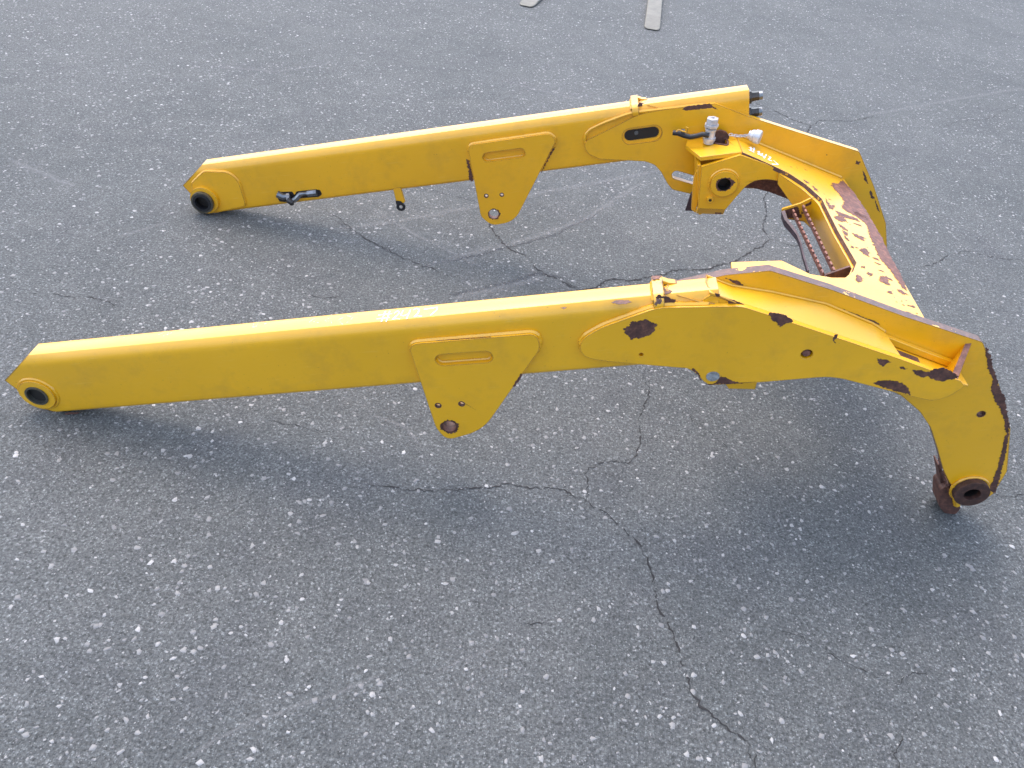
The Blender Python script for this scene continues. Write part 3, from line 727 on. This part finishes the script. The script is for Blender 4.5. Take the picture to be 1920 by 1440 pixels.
gp = [(.775, [(1.7952,-0.1563)][0]), (.74, [(1.7978,-0.1647)][0]), (.705, [(1.8086,-0.1703)][0]), (.665, [(1.8164,-0.1738)][0]), (.63, [(1.8181,-0.1787)][0]),
      (.575, [(1.8124,-0.1768)][0]), (.53, [(1.8099,-0.1753)][0]), (.48, [(1.8059,-0.1712)][0])]
bm = bmesh.new(); rows = []
G3 = dens([(x, y, z) for y, (x, z) in gp], .010)
for i, q in enumerate(G3):
    w_ = .010-.006*min(1, i/12); h_ = .022-.008*min(1, i/16)
    rows.append([bm.verts.new(q), bm.verts.new(q+Vector((w_, .002, .001))), bm.verts.new(q+Vector((w_, .002, -h_))), bm.verts.new(q+Vector((0, 0, -h_)))])
for a, b_ in zip(rows, rows[1:]):
    for k in range(4): bm.faces.new((a[k], b_[k], b_[(k+1) % 4], a[(k+1) % 4]))
bm.faces.new(rows[0]); bm.faces.new(rows[-1][::-1])
link('step_guard', bm, M_PURP, ROOT, smooth=True, label='dark bowed guard strip at the outer side of the step')

# ------------------------------------------------------------------ hydraulics
q0 = [(1.6162,-0.0073)][0]; q1 = [(1.6300,0.0652)][0]
p0 = Vector((q0[0], .955, q0[1])); p1 = Vector((q1[0], .955, q1[1])); ax = (p1-p0); L = ax.length
cp = link('quick_coupler', lathe(p0, ax, [(0, .008), (0, .0150), (L*.13, .0165), (L*.14, .0185), (L*.24, .0185), (L*.25, .0155), (L*.30, .0150), (L*.50, .0145), (L*.52, .0160), (L*.58, .0160), (L*.60, .0125), (L*.66, .0125)], 24), M_ZINC, ROOT, label='white zinc quick coupler standing up beside the far boom', smooth=True)
link('hex_body', lathe(p0, ax, [(L*.64, .0125), (L*.645, .0200), (L*.74, .0205), (L*.745, .0150), (L*.78, .0150), (L*.785, .0175), (L*.99, .0170), (L, .0150), (L*1.0, .006), (L*.93, .0055)], 6), M_ZINC, cp)
link('collar', lathe(p0, ax, [(L*.70, .0150), (L*.70, .0195), (L*.76, .0195), (L*.76, .0150)], 24), M_ZINC, cp, smooth=True)
link('seal_band', lathe(p0, ax, [(L*.615, .0135), (L*.615, .0142), (L*.64, .0142), (L*.64, .0135)], 24), M_PURP, cp)
# rusty shield behind the coupler
sh = [(1.6338,0.0142),(1.6518,0.0198),(1.6699,0.0109),(1.6791,-0.0048),(1.6702,-0.0263),(1.6444,-0.0326),(1.6306,-0.0242)]
link('coupler_bracket', prism([rnd_poly(sh, .006, 3)], mY, .972, .980), M_RUST, ROOT, bevel=.001)
hose = [(1.5175,0.0331),(1.5326,0.0310),(1.5476,0.0241),(1.5656,0.0185),(1.5838,0.0208),(1.5990,0.0251),(1.6170,0.0210)]
link('hydraulic_hose', tube(dens([(x, .965-.004*i, z) for i, (x, z) in enumerate(hose)], .006), .0075, 10), M_BLACK, ROOT, smooth=True)
hz = [(x, .965, z) for x, z in hose]
link('hose_clamp', tube([Vector(hz[1])+Vector((.008, -.002, -.001)), Vector(hz[1])+Vector((.018, -.003, -.002))], .0115, 12), M_BLACK, ROOT, smooth=True)
yl = [(1.5260,0.0407),(1.5322,0.0462),(1.5441,0.0398),(1.5560,0.0350),(1.5593,0.0472),(1.5534,0.0512)]
link('cable_tie', tube([(x, .950, z) for x, z in yl], .0022, 6), M_WELD, ROOT)
# chain and dust cap
c0 = [(1.6777,0.0059)][0]; c1 = [(1.7316,-0.0031)][0]
ch = None
nl_ = 8
for k in range(nl_):
    u = (k+.5)/nl_; mx = c0[0]+(c1[0]-c0[0])*u; mz = c0[1]+(c1[1]-c0[1])*u-.004*math.sin(u*math.pi)
    pts = []
    for j in range(12):
        a = 2*math.pi*j/12; e = .0056*math.cos(a); g = .0033*math.sin(a)
        pts.append((mx+e, .965+(g if k % 2 else g*.2), mz+(g*.25 if k % 2 else g)))
    bmc = tube(pts, .0012, 5, closed=True)
    if ch is None:
        ch = link('retaining_chain', bmc, M_ZINC, ROOT)
    else: link('chain_link', bmc, M_ZINC, ch)
ca = [(1.7316,-0.0015)][0]; cb = [(1.7629,-0.0096)][0]
pa = Vector((ca[0], .965, ca[1])); pb = Vector((cb[0], .950, cb[1])); ax2 = pb-pa; L2 = ax2.length
dc = link('dust_cap', lathe(pa, ax2, [(0, .0105), (L2*.02, .0120), (L2*.18, .0125), (L2*.2, .0155), (L2*.42, .0175), (L2*.44, .0160), (L2*.50, .0160), (L2*.52, .0195), (L2*.92, .0195), (L2*.98, .0175), (L2, .0150), (L2*.99, .0001)], 28), M_ZINC, ROOT, label='white dust cap hanging on a short chain')
# fittings at the open end of the far boom
for (u0, z0) in ((.0805, 0), (.0335, 1)):
    y = 1.036
    f_ = link('end_fitting', lathe((1.736, y, u0), (1, 0, 0), [(0, .0200), (.010, .0200), (.012, .0150), (.020, .0135), (.020, .0110)], 6), M_DARKF, ROOT)
    link('fitting_nut', lathe((1.755, y, u0), (1, 0, 0), [(0, .0110), (.001, .0135), (.012, .0135), (.013, .0105)], 6), M_DARKF, f_)
    link('fitting_end', lathe((1.768, y, u0), (1, 0, 0), [(0, .0120), (.010, .0120), (.010, .006), (.004, .005)], 16), M_GREY, f_)
# steel fittings in the lower slot of the far boom
sl0 = [(0.2439,-0.0212),(0.2569,-0.0115),(0.3020,-0.0155),(0.3044,-0.0290),(0.3161,-0.0173),(0.3787,-0.0179),(0.3957,-0.0220),(0.3978,-0.0374),(0.3840,-0.0451),(0.3146,-0.0418),(0.2878,-0.0537),(0.2462,-0.0445)]
o = link('service_slot', prism([rnd_poly(sl0, .004, 3)], mY, 1.0076, 1.0079), M_BORE, far)  # thin black sheet on the tube face, painted shade of the slot opening
def P1(y, u): return [(x, y, z) for x, z in u]
a_ = P1(1.002, [(0.2517,-0.0155),(0.2678,-0.0271),(0.2916,-0.0283)]); 
link('elbow_fitting', tube(a_, [.0125, .0105, .0075], 8), M_GREY, far, smooth=True)
link('elbow_fitting', tube(P1(1.0, [(0.2894,-0.0461),(0.3112,-0.0375),(0.3289,-0.0246),(0.3454,-0.0248),(0.3560,-0.0262)]), [.0085, .0085, .0080, .006, .006], 8), M_GREY, far, smooth=True)
link('hex_nut', tube(P1(1.0, [(0.3542,-0.0260),(0.3854,-0.0263)]), .0105, 6), M_GREY, far)
link('hex_nut', tube(P1(.996, [(0.2884,-0.0173),(0.2824,-0.0432)]), .0060, 6), M_ZINC, far)
link('elbow_fitting', tube(P1(.992, [(0.2818,-0.0334),(0.2937,-0.0464),(0.2927,-0.0540)]), [.0085, .0105, .006], 8), M_DARKF, far, smooth=True)
# hanging eye under the far boom
st = [(0.6351,-0.0479),(0.6619,-0.0477),(0.6628,-0.0985),(0.6561,-0.1033),(0.6333,-0.1004)]
link('hanger_strap', prism([st], mY, 1.008, 1.014), M_PLATE, far)
ey = [(0.6451,-0.1132)][0]
o = link('hanger_eye', prism([circle(*ey, .0150, 24), circle(*ey, .0058, 16)], mY, 1.004, 1.010), M_BLACK, far, bevel=.001)
link('hanger_neck', prism([[(0.6331,-0.0907),(0.6501,-0.0948),(0.6546,-0.1049),(0.6326,-0.1059)]], mY, 1.0042, 1.0098), M_BLACK, o)

# ------------------------------------------------------------------ handwriting
def strokes(lines, mapf, d, r, parent, mat, label=None):
    bm = bmesh.new()
    for ln in lines:
        P = dens([(*p, 0) for p in ln], .004); L_ = []; R_ = []
        for i, q in enumerate(P):
            t_ = (P[min(i+1, len(P)-1)]-P[max(i-1, 0)]).normalized(); n_ = Vector((-t_.y, t_.x, 0))
            w = r*(.8+.5*noise.noise(q*90))
            L_.append(bm.verts.new(mapf(q.x+n_.x*w, q.y+n_.y*w, d))); R_.append(bm.verts.new(mapf(q.x-n_.x*w, q.y-n_.y*w, d)))
        for i in range(len(P)-1): bm.faces.new((L_[i], R_[i], R_[i+1], L_[i+1]))
    bmesh.ops.recalc_face_normals(bm, faces=bm.faces)
    return link('lettering', bm, mat, parent, label=label)
strokes([[(0.8592,0.0547),(0.8583,0.0166)], [(0.8689,0.0531),(0.8689,0.0149)], [(0.8459,0.0414),(0.8758,0.0423)], [(0.8454,0.0281),(0.8739,0.0292)],
         [(0.8801,0.0435),(0.8857,0.0504),(0.8912,0.0456),(0.8897,0.0362),(0.8803,0.0206),(0.8877,0.0232),(0.8975,0.0198)], [(0.8984,0.0502),(0.8960,0.0333),(0.9034,0.0302),(0.9117,0.0346)], [(0.9142,0.0515),(0.9116,0.0175)],
         [(0.9205,0.0485),(0.9265,0.0533),(0.9331,0.0484),(0.9333,0.0349),(0.9264,0.0227),(0.9339,0.0253),(0.9435,0.0218)], [(0.9437,0.0466),(0.9583,0.0481),(0.9716,0.0497),(0.9720,0.0400),(0.9658,0.0296),(0.9613,0.0227)]], mZ, .1083, .0015, near, M_MARK, 'white handwritten #2427')
for st_ in [[(0.5596,0.0636),(0.5653,0.0411),(0.5716,0.0440),(0.5720,0.0636)], [(0.5824,0.0482),(0.5933,0.0524)], [(0.6941,0.0405),(0.7000,0.0532),(0.7113,0.0514),(0.7036,0.0409),(0.7203,0.0325)],
         [(0.7370,0.0492),(0.7293,0.0427),(0.7365,0.0338),(0.7400,0.0468),(0.7475,0.0283)], [(0.7590,0.0380),(0.7730,0.0205),(0.7870,0.0297),(0.7903,0.0446),(0.7745,0.0510),(0.7590,0.0380)],
         [(0.2260,0.0529),(0.2292,0.0644)], [(0.2523,0.0530),(0.2607,0.0419)], [(0.3381,0.0481),(0.3516,0.0580),(0.3702,0.0512),(0.3540,0.0419)]]:
    strokes([st_], mZ, .1083, .0012, near, M_CHALK, 'faint worn stroke of old handwriting')
strokes([[(1.7266,0.9280),(1.7453,0.9321)], [(1.7221,0.9084),(1.7382,0.9063)], [(1.7344,0.9398),(1.7289,0.9043)], [(1.7446,0.9465),(1.7346,0.9027)],
         [(1.7496,0.9216),(1.7576,0.9334),(1.7478,0.9013),(1.7612,0.9184)], [(1.7655,0.9265),(1.7554,0.9015),(1.7683,0.9071)], [(1.7768,0.9304),(1.7625,0.8903)],
         [(1.7800,0.9225),(1.7876,0.9227),(1.7746,0.8915),(1.7858,0.8953)], [(1.7920,0.9051),(1.8022,0.8862),(1.7812,0.8692)]], mP, .0008, .0024, DK, M_MARK, 'white handwritten #2427 on the sloping deck')

# ------------------------------------------------------------------ two fork tines at the top of the view
def tine(p, ang, wid, length, th, label):
    o = bpy.data.objects.new('fork_tine', None)
    return o
def fork(tip, back, wid, th, label):
    a = Vector((*tip, 0)); b = Vector((*back, 0)); d = (b-a).normalized(); n = Vector((-d.y, d.x, 0)); Lg = (b-a).length
    bm = bmesh.new(); rows = []
    prof = [(0, .58, .006), (.012, .76, .008), (.035, .92, .010), (.07, 1.0, .013), (.35, 1.0, .030), (Lg, 1.0, .042)]
    for t_, w, h in prof:
        c_ = a+d*t_
        row = []
        for sx, zz in ((-1, .004), (-1, .004+h*.7), (-.9, .004+h), (.9, .004+h), (1, .004+h*.7), (1, .004)):
            row.append(bm.verts.new(c_+n*wid*.5*w*sx+Vector((0, 0, zz))))
        rows.append(row)
    for A, B in zip(rows, rows[1:]):
        for k in range(6): bm.faces.new((A[k], A[(k+1) % 6], B[(k+1) % 6], B[k]))
    bm.faces.new(rows[0]); bm.faces.new(rows[-1][::-1])
    bmesh.ops.recalc_face_normals(bm, faces=bm.faces)
    me = bpy.data.meshes.new('fork_tine'); bm.to_mesh(me); bm.free(); me.materials.append(M_FORK)
    o = bpy.data.objects.new('fork_tine', me); C.objects.link(o)
    o['label'] = label; o['category'] = 'fork tine'; o['group'] = 'fork tines at the top of the view'
    bv = o.modifiers.new('b', 'BEVEL'); bv.width = .003; bv.segments = 2
    return o
g = [(2.2226,5.2879),(2.3164,6.3270),(1.1313,5.4581),(1.2013,5.7803),(2.3401,5.7887),(2.2008,5.7180)]
fork(g[0], (g[0][0]+(g[1][0]-g[0][0])*1.9, g[0][1]+(g[1][1]-g[0][1])*1.9), math.hypot(g[4][0]-g[5][0], g[4][1]-g[5][1])*.86, .03, 'steel fork tine pointing straight down the picture, flat grey top')
fork(g[2], (g[2][0]+(g[3][0]-g[2][0])*7, g[2][1]+(g[3][1]-g[2][1])*7), .135, .03, 'slanting fork tine of which only the pale rounded tip shows')

# ------------------------------------------------------------------ asphalt
def asphalt_mat():
    m, t, p = nt('weathered_asphalt')
    co = N(t, 'ShaderNodeTexCoord').outputs['Object']
    f1 = noise_n(t, co, .9, 5, .6); f2 = noise_n(t, co, 120, 5, .8); f3 = noise_n(t, co, 6, 6, .68)
    base = ramp(t, f1, [(.32, (.071, .077, .077)), (.68, (.100, .105, .104))])
    base = mix(t, ramp(t, f3, [(.42, .0), (.72, .5)]), base, (.122, .125, .121))
    base = mix(t, ramp(t, noise_n(t, co, 3.1, 6, .7, .6), [(.50, .0), (.72, .40)]), base, (.060, .062, .068))
    def grains(scale, lo, mid, hi, amt, seed):
        mp = N(t, 'ShaderNodeMapping'); mp.inputs['Location'].default_value = (seed, seed*.7, 0); t.links.new(co, mp.inputs[0])
        wv = N(t, 'ShaderNodeTexNoise'); wv.inputs['Scale'].default_value = scale*.9; wv.inputs['Detail'].default_value = 1; t.links.new(co, wv.inputs['Vector'])
        ad = N(t, 'ShaderNodeVectorMath'); ad.operation = 'MULTIPLY_ADD'; t.links.new(wv.outputs['Color'], ad.inputs[0])
        ad.inputs[1].default_value = (.6/scale,)*3; t.links.new(mp.outputs[0], ad.inputs[2])
        v = N(t, 'ShaderNodeTexVoronoi'); v.feature = 'F1'; v.inputs['Scale'].default_value = scale; t.links.new(ad.outputs[0], v.inputs['Vector'])
        sp = N(t, 'ShaderNodeSeparateColor'); t.links.new(v.outputs['Color'], sp.inputs[0])
        tone = ramp(t, sp.outputs[0], [(0, lo), (.55, mid), (.85, hi), (1, hi*1.35)])
        m_ = ramp(t, v.outputs['Distance'], [(.32, 1.0), (.52, 0.0)])
        return tone, mth(t, 'MULTIPLY', m_, amt), m_
    def mul(a, b, fac):
        mm = N(t, 'ShaderNodeMix'); mm.data_type = 'RGBA'; mm.blend_type = 'MULTIPLY'
        if isinstance(fac, (int, float)): mm.inputs[0].default_value = fac
        else: t.links.new(fac, mm.inputs[0])
        t.links.new(a, mm.inputs[6]); t.links.new(b, mm.inputs[7]); return mm.outputs[2]
    t1, a1, m1 = grains(95, .50, .85, 1.6, .7, 3.0)
    t2, a2, m2 = grains(210, .45, .85, 1.8, .8, 8.0)
    col = mul(base, ramp(t, f2, [(.36, .50), (.50, .92), (.66, 1.55)]), 1.0)
    col = mul(col, t1, a1); col = mul(col, t2, a2)
    t.links.new(col, p.inputs['Base Color'])
    p.inputs['Roughness'].default_value = .8; p.inputs['Specular IOR Level'].default_value = .35
    h = mth(t, 'ADD', mth(t, 'MULTIPLY', f2, 1.0), mth(t, 'ADD', mth(t, 'MULTIPLY', m1, .35), mth(t, 'MULTIPLY', m2, .3)))
    h = mth(t, 'ADD', h, mth(t, 'MULTIPLY', noise_n(t, co, 420, 3, .7), .4))
    t.links.new(bump(t, h, .7, .004), p.inputs['Normal'])
    return m
M_ASPH = asphalt_mat()
me = bpy.data.meshes.new('asphalt')
me.from_pydata([(-150, -150, 0), (150, -150, 0), (150, 150, 0), (-150, 150, 0)], [], [(0, 1, 2, 3)])
me.materials.append(M_ASPH)
ground = bpy.data.objects.new('asphalt', me); C.objects.link(ground); ground['kind'] = 'structure'

# stones standing proud of the worn binder: irregular low chips, one joined sheet of them
def stones():
    m, t, p = nt('aggregate_stone')
    at = N(t, 'ShaderNodeAttribute'); at.attribute_name = 'tone'
    co = N(t, 'ShaderNodeTexCoord').outputs['Object']
    c = ramp(t, at.outputs['Fac'], [(0, (.10, .10, .103)), (.45, (.15, .15, .15)), (.75, (.215, .213, .207)), (.92, (.30, .295, .285)), (1, (.40, .39, .375))])
    c2 = mix(t, ramp(t, noise_n(t, co, 300, 3, .7), [(.45, 0.0), (.7, .55)]), c, (.16, .16, .165))
    t.links.new(c2, p.inputs['Base Color']); p.inputs['Roughness'].default_value = .55
    P0_ = np.array(cam.location[:2])
    # the piece of ground the photograph covers, with a margin
    Q = np.array([(-2.6442,3.7922),(7.6731,9.4773),(2.8812,-0.8004),(0.3651,-1.1077)]); 
    def inside(x, y):
        r = np.ones(len(x), bool)
        for i in range(4):
            a, b = Q[i], Q[(i+1) % 4]; cr = (b[0]-a[0])*(y-a[1])-(b[1]-a[1])*(x-a[0])
            r &= (cr < 0) if sgn < 0 else (cr > 0)
        return r
    ar = 0
    for i in range(4):
        a, b = Q[i], Q[(i+1) % 4]; ar += a[0]*b[1]-a[1]*b[0]
    sgn = -1 if ar < 0 else 1
    NN = 420000
    x = rng.uniform(Q[:, 0].min(), Q[:, 0].max(), NN); y = rng.uniform(Q[:, 1].min(), Q[:, 1].max(), NN)
    dist = np.hypot(x-P0_[0], y-P0_[1])
    size = .0020*(1-rng.random(NN))**(-1/2.35)
    size = np.clip(size, .0016, .0105)
    keep = inside(x, y) & (size > dist*.00052)
    # patchy density
    pat = np.array([noise.noise(Vector((a*.9, b*.9, 3))) for a, b in zip(x, y)])
    keep &= rng.random(NN) < (.72+.5*pat)
    x, y, size = x[keep], y[keep], size[keep]; n = len(x)
    K = 7
    ang = np.linspace(0, 2*np.pi, K, endpoint=False)[None, :]+rng.uniform(-.32, .32, (n, K))+rng.uniform(0, 6.28, (n, 1))
    rad = size[:, None]*rng.uniform(.55, 1.15, (n, K))
    el = rng.uniform(.5, 1.0, (n, 1)); ro = rng.uniform(0, 3.14, (n, 1))
    ux = rad*np.cos(ang); uy = rad*np.sin(ang)*el
    ox = ux*np.cos(ro)-uy*np.sin(ro); oy = ux*np.sin(ro)+uy*np.cos(ro)
    hgt = size[:, None]*rng.uniform(.10, .22, (n, 1)); hgt = np.minimum(hgt, .0013)
    tiltx = rng.normal(0, .07, (n, 1)); tilty = rng.normal(0, .07, (n, 1))
    base = np.stack([x[:, None]+ox, y[:, None]+oy, np.full((n, K), -.0004)], 2)
    tz = hgt+ox*.75*tiltx+oy*.75*tilty
    top = np.stack([x[:, None]+ox*.78, y[:, None]+oy*.78, np.maximum(tz, .0003)], 2)
    V = np.concatenate([base, top], 1).reshape(-1, 3)
    o0 = (np.arange(n)*2*K)[:, None]
    k = np.arange(K)[None, :]; k2 = (k+1) % K
    quads = np.stack([o0+k, o0+k2, o0+K+k2, o0+K+k], 2).reshape(-1, 4)
    tops = (o0+K+k)
    me = bpy.data.meshes.new('surface_stones')
    nf = n*K+n
    me.vertices.add(len(V)); me.vertices.foreach_set('co', V.ravel().astype(np.float32))
    loops = np.concatenate([quads.ravel(), tops.ravel()])
    me.loops.add(len(loops)); me.loops.foreach_set('vertex_index', loops.astype(np.int32))
    st = np.concatenate([np.arange(n*K)*4, n*K*4+np.arange(n)*K])
    me.polygons.add(nf); me.polygons.foreach_set('loop_start', st.astype(np.int32))
    me.update(calc_edges=True)
    tone = rng.random(n)**1.15
    tone = np.where(size > .004, .42+.58*tone, tone*.80)
    at_ = me.attributes.new('tone', 'FLOAT', 'FACE')
    at_.data.foreach_set('value', np.concatenate([np.repeat(tone, K), tone]).astype(np.float32))
    me.materials.append(m)
    o = bpy.data.objects.new('surface_stones', me); C.objects.link(o); o.parent = ground; o['kind'] = 'stuff'
    print('stones', n)
stones()

# cracks: narrow ragged strips that follow the broken surface
def crack_mat():
    m, t, p = nt('crack_shadowed_dirt')
    p.inputs['Base Color'].default_value = (.022, .021, .021, 1); p.inputs['Roughness'].default_value = .95
    return m
M_CRACK = crack_mat()
def worn_mat(name, col, a):
    m, t, p = nt(name); co = N(t, 'ShaderNodeTexCoord').outputs['Object']
    p.inputs['Base Color'].default_value = (*col, 1); p.inputs['Roughness'].default_value = .85
    at = N(t, 'ShaderNodeAttribute'); at.attribute_name = 'across'
    f = mth(t, 'MULTIPLY', ramp(t, noise_n(t, co, 45, 6, .75), [(.36, 0.0), (.66, a)]), at.outputs['Fac'])
    t.links.new(f, p.inputs['Alpha'])
    return m
M_SCUFF = worn_mat('pale_scuff', (.25, .25, .25), .55)
M_STAIN = worn_mat('dark_seam', (.045, .047, .055), .85)
def ribbon(name, pts, w, mat, z, wob=.010, par=None, jagged=True, kind='stuff'):
    P = [Vector((x, y, 0)) for x, y in pts]; Q = []
    for a, b in zip(P, P[1:]):
        k = max(1, int((b-a).length/.007))
        for j in range(k): Q.append(a.lerp(b, j/k))
    Q.append(P[-1]); n = len(Q); L_, R_, M_ = [], [], []
    verts = []; faces = []; across = []
    for i, q in enumerate(Q):
        t_ = (Q[min(i+1, n-1)]-Q[max(i-1, 0)]).normalized(); nn = Vector((-t_.y, t_.x, 0))
        o_ = wob*(noise.noise(q*14+Vector((0, 0, w*900)))+.7*noise.noise(q*45)+.45*noise.noise(q*130))
        taper = min(1, .35+i/(n*.15+1), .35+(n-1-i)/(n*.15+1))
        if jagged: ww = w*taper*max(.18, .75+1.3*noise.noise(q*38+Vector((5, 0, 0)))+.8*noise.noise(q*160))
        else: ww = w*taper
        c_ = q+nn*o_
        for s_ in (-1, 0, 1):
            v = c_+nn*ww*s_*(1 if not jagged else random.uniform(.75, 1.25)); verts.append((v.x, v.y, z)); across.append(1.0 if s_ == 0 else 0.0)
        if i and not (jagged and noise.noise(q*11+Vector((7, 7, w*300)))+.5*noise.noise(q*37) < -.47):
            b = 3*i
            faces += [(b-3, b-2, b+1, b), (b-2, b-1, b+2, b+1)]
    me = bpy.data.meshes.new(name); me.from_pydata(verts, [], faces); me.materials.append(mat)
    a_ = me.attributes.new('across', 'FLOAT', 'POINT'); a_.data.foreach_set('value', across)
    o = bpy.data.objects.new(name, me); C.objects.link(o); o.parent = par or ground
    return o
CR = [
 ([(1.0133,-0.1162),(1.1271,-0.1069),(1.1929,-0.1039),(1.2745,-0.0938),(1.3301,-0.0706),(1.4190,-0.0321),(1.4874,-0.0357),(1.5549,-0.0259),(1.5976,-0.0251),(1.6408,-0.0466),(1.6917,-0.0531)], .0026),
 ([(1.9193,0.6275),(1.9235,0.4883),(1.8968,0.4326),(1.8810,0.3496),(1.8813,0.2417),(1.8657,0.1871),(1.8348,0.1412),(1.7804,0.1262),(1.7194,0.1027),(1.6964,0.0695),(1.6948,0.0222),(1.6881,-0.0089),(1.6917,-0.0531)], .0026),
 ([(1.6917,-0.0531),(1.7120,-0.0803),(1.7454,-0.0982),(1.7944,-0.1385),(1.8415,-0.1919),(1.8612,-0.2205),(1.8693,-0.2771),(1.8818,-0.3309),(1.8979,-0.4134),(1.9185,-0.4775),(1.9304,-0.5113),(1.9431,-0.5317),(1.9485,-0.5834),(1.9695,-0.6541),(2.0020,-0.7058),(2.0536,-0.7422),(2.1019,-0.7726),(2.1083,-0.8287)], .0034),
 ([(0.4413,1.5354),(0.5402,1.4435),(0.6331,1.3642),(0.7768,1.2599),(0.8839,1.1968),(0.9840,1.1606),(1.1095,1.0977)], .0030),
 ([(1.2096,1.6508),(1.2438,1.5142),(1.3380,1.4112),(1.4169,1.3374),(1.4577,1.2612),(1.5190,1.2280),(1.5916,1.1811),(1.6627,1.1351)], .0042),
 ([(1.5963,1.1822),(1.6626,1.1477),(1.7235,1.1798),(1.7692,1.2476),(1.8536,1.2645),(1.9896,1.3257),(2.0872,1.4146),(2.2623,1.4645),(2.3853,1.5684),(2.5554,1.7500),(2.6136,1.8508)], .0046),
 ([(2.6136,1.8508),(2.5913,1.9438),(2.6445,2.1035),(2.6581,2.2988),(2.7098,2.4055),(2.7191,2.5441)], .0040),
 ([(2.6136,1.8508),(2.7362,1.8094),(2.8378,1.9016)], .0026),
 ([(3.3788,1.7831),(3.4460,1.8210),(3.5803,1.9508),(3.6960,2.0197),(3.8089,1.9901),(3.9819,1.9982)], .0030),
 ([(2.8651,3.8517),(2.9843,3.7541),(3.0759,3.6117),(3.2008,3.5435),(3.1314,3.3909),(3.0690,3.2637)], .0044),
 ([(3.2008,3.5435),(3.3068,3.6865),(3.5042,3.7294),(3.7453,3.9167)], .0030),
 ([(-0.4265,0.6101),(-0.3555,0.6094),(-0.2485,0.6175),(-0.1730,0.6287),(-0.1045,0.5915)], .0030),
 ([(0.6277,0.1069),(0.7363,0.0975),(0.8445,0.0881)], .0022),
 ([(2.0595,0.4133),(2.1285,0.3375),(2.1971,0.2547)], .0020),
 ([(2.2168,-0.4332),(2.2898,-0.4424),(2.3666,-0.4960),(2.4479,-0.5312),(2.5270,-0.5476),(2.6342,-0.4957)], .0016),
 ([(2.4953,-0.6950),(2.4572,-0.7398),(2.4655,-0.7900)], .0020),
 ([(0.5145,0.8545),(0.6104,0.8201),(0.6877,0.8544)], .0022),
 ([(3.0252,0.2249),(3.1150,0.2164),(3.2284,0.2414)], .0022),
 ([(2.1083,-0.8287),(2.0885,-0.7744)], .0012),
 ([(1.5201,-0.5107),(1.5634,-0.5074),(1.5926,-0.5129)], .0014),
 ([(4.1882,3.8595),(4.4166,4.0613),(4.6667,4.1937),(5.1126,4.6676)], .0022),
]
for pts, w in CR:
    ribbon('crack', pts, w*(.9 if w > .0038 else .75), M_CRACK, .0016, wob=.014)
for pts, w in [([(0.9617,1.1548),(1.1554,1.2868),(1.3365,1.4302),(1.5293,1.5934),(1.7370,1.8696)], .012), ([(1.1067,0.9572),(1.2306,1.0445),(1.3596,1.1397),(1.4716,1.2247),(1.5906,1.2199)], .016), ([(0.4878,1.4542),(0.7211,1.2965),(0.8847,1.1925)], .008),
               ([(0.6960,1.9113),(1.1450,1.8101),(1.2884,2.0334)], .006)]:
    ribbon('dark_seam', pts, w, M_STAIN, .0009, jagged=False)
for pts, w in [([(-0.3173,1.0625),(-0.2551,1.1352),(-0.1776,1.2238)], .010), ([(0.7816,-0.9856),(0.8409,-0.9237),(0.9086,-0.8727),(1.0040,-0.8161),(1.1005,-0.7680),(1.1859,-0.7087)], .0045), ([(0.5579,1.3728),(0.9110,1.6025),(1.4040,1.9766),(2.1081,2.4905)], .018),
               ([(0.9840,1.1606),(1.1960,1.3539),(1.4297,1.5352),(1.6829,1.7976),(1.9752,2.2783)], .016), ([(1.1304,0.9471),(1.3189,1.0747),(1.4963,1.2046)], .020), ([(3.6626,3.8963),(4.1680,4.2636),(4.7347,4.6854),(5.3977,5.1695)], .022),
               ([(1.0934,3.5687),(1.3879,3.4808),(1.7178,3.4114)], .010), ([(0.6585,1.5829),(0.8923,1.4166),(1.2110,1.2196)], .010), ([(-0.6825,3.1074),(-0.2990,3.1680),(-0.0306,3.4397)], .014), ([(2.2117,0.2523),(2.2735,0.1752),(2.3209,0.1351)], .004),
               ([(1.4565,-0.6007),(1.3654,-0.6514),(1.3167,-0.6903)], .004), ([(-1.0727,1.5873),(-0.8409,1.4867),(-0.6845,1.4240)], .012), ([(0.9619,0.1944),(1.0765,0.1642),(1.1456,0.0760)], .006)]:
    ribbon('pale_scuff', pts, w*1.7, M_SCUFF, .0012, jagged=False, wob=.006)
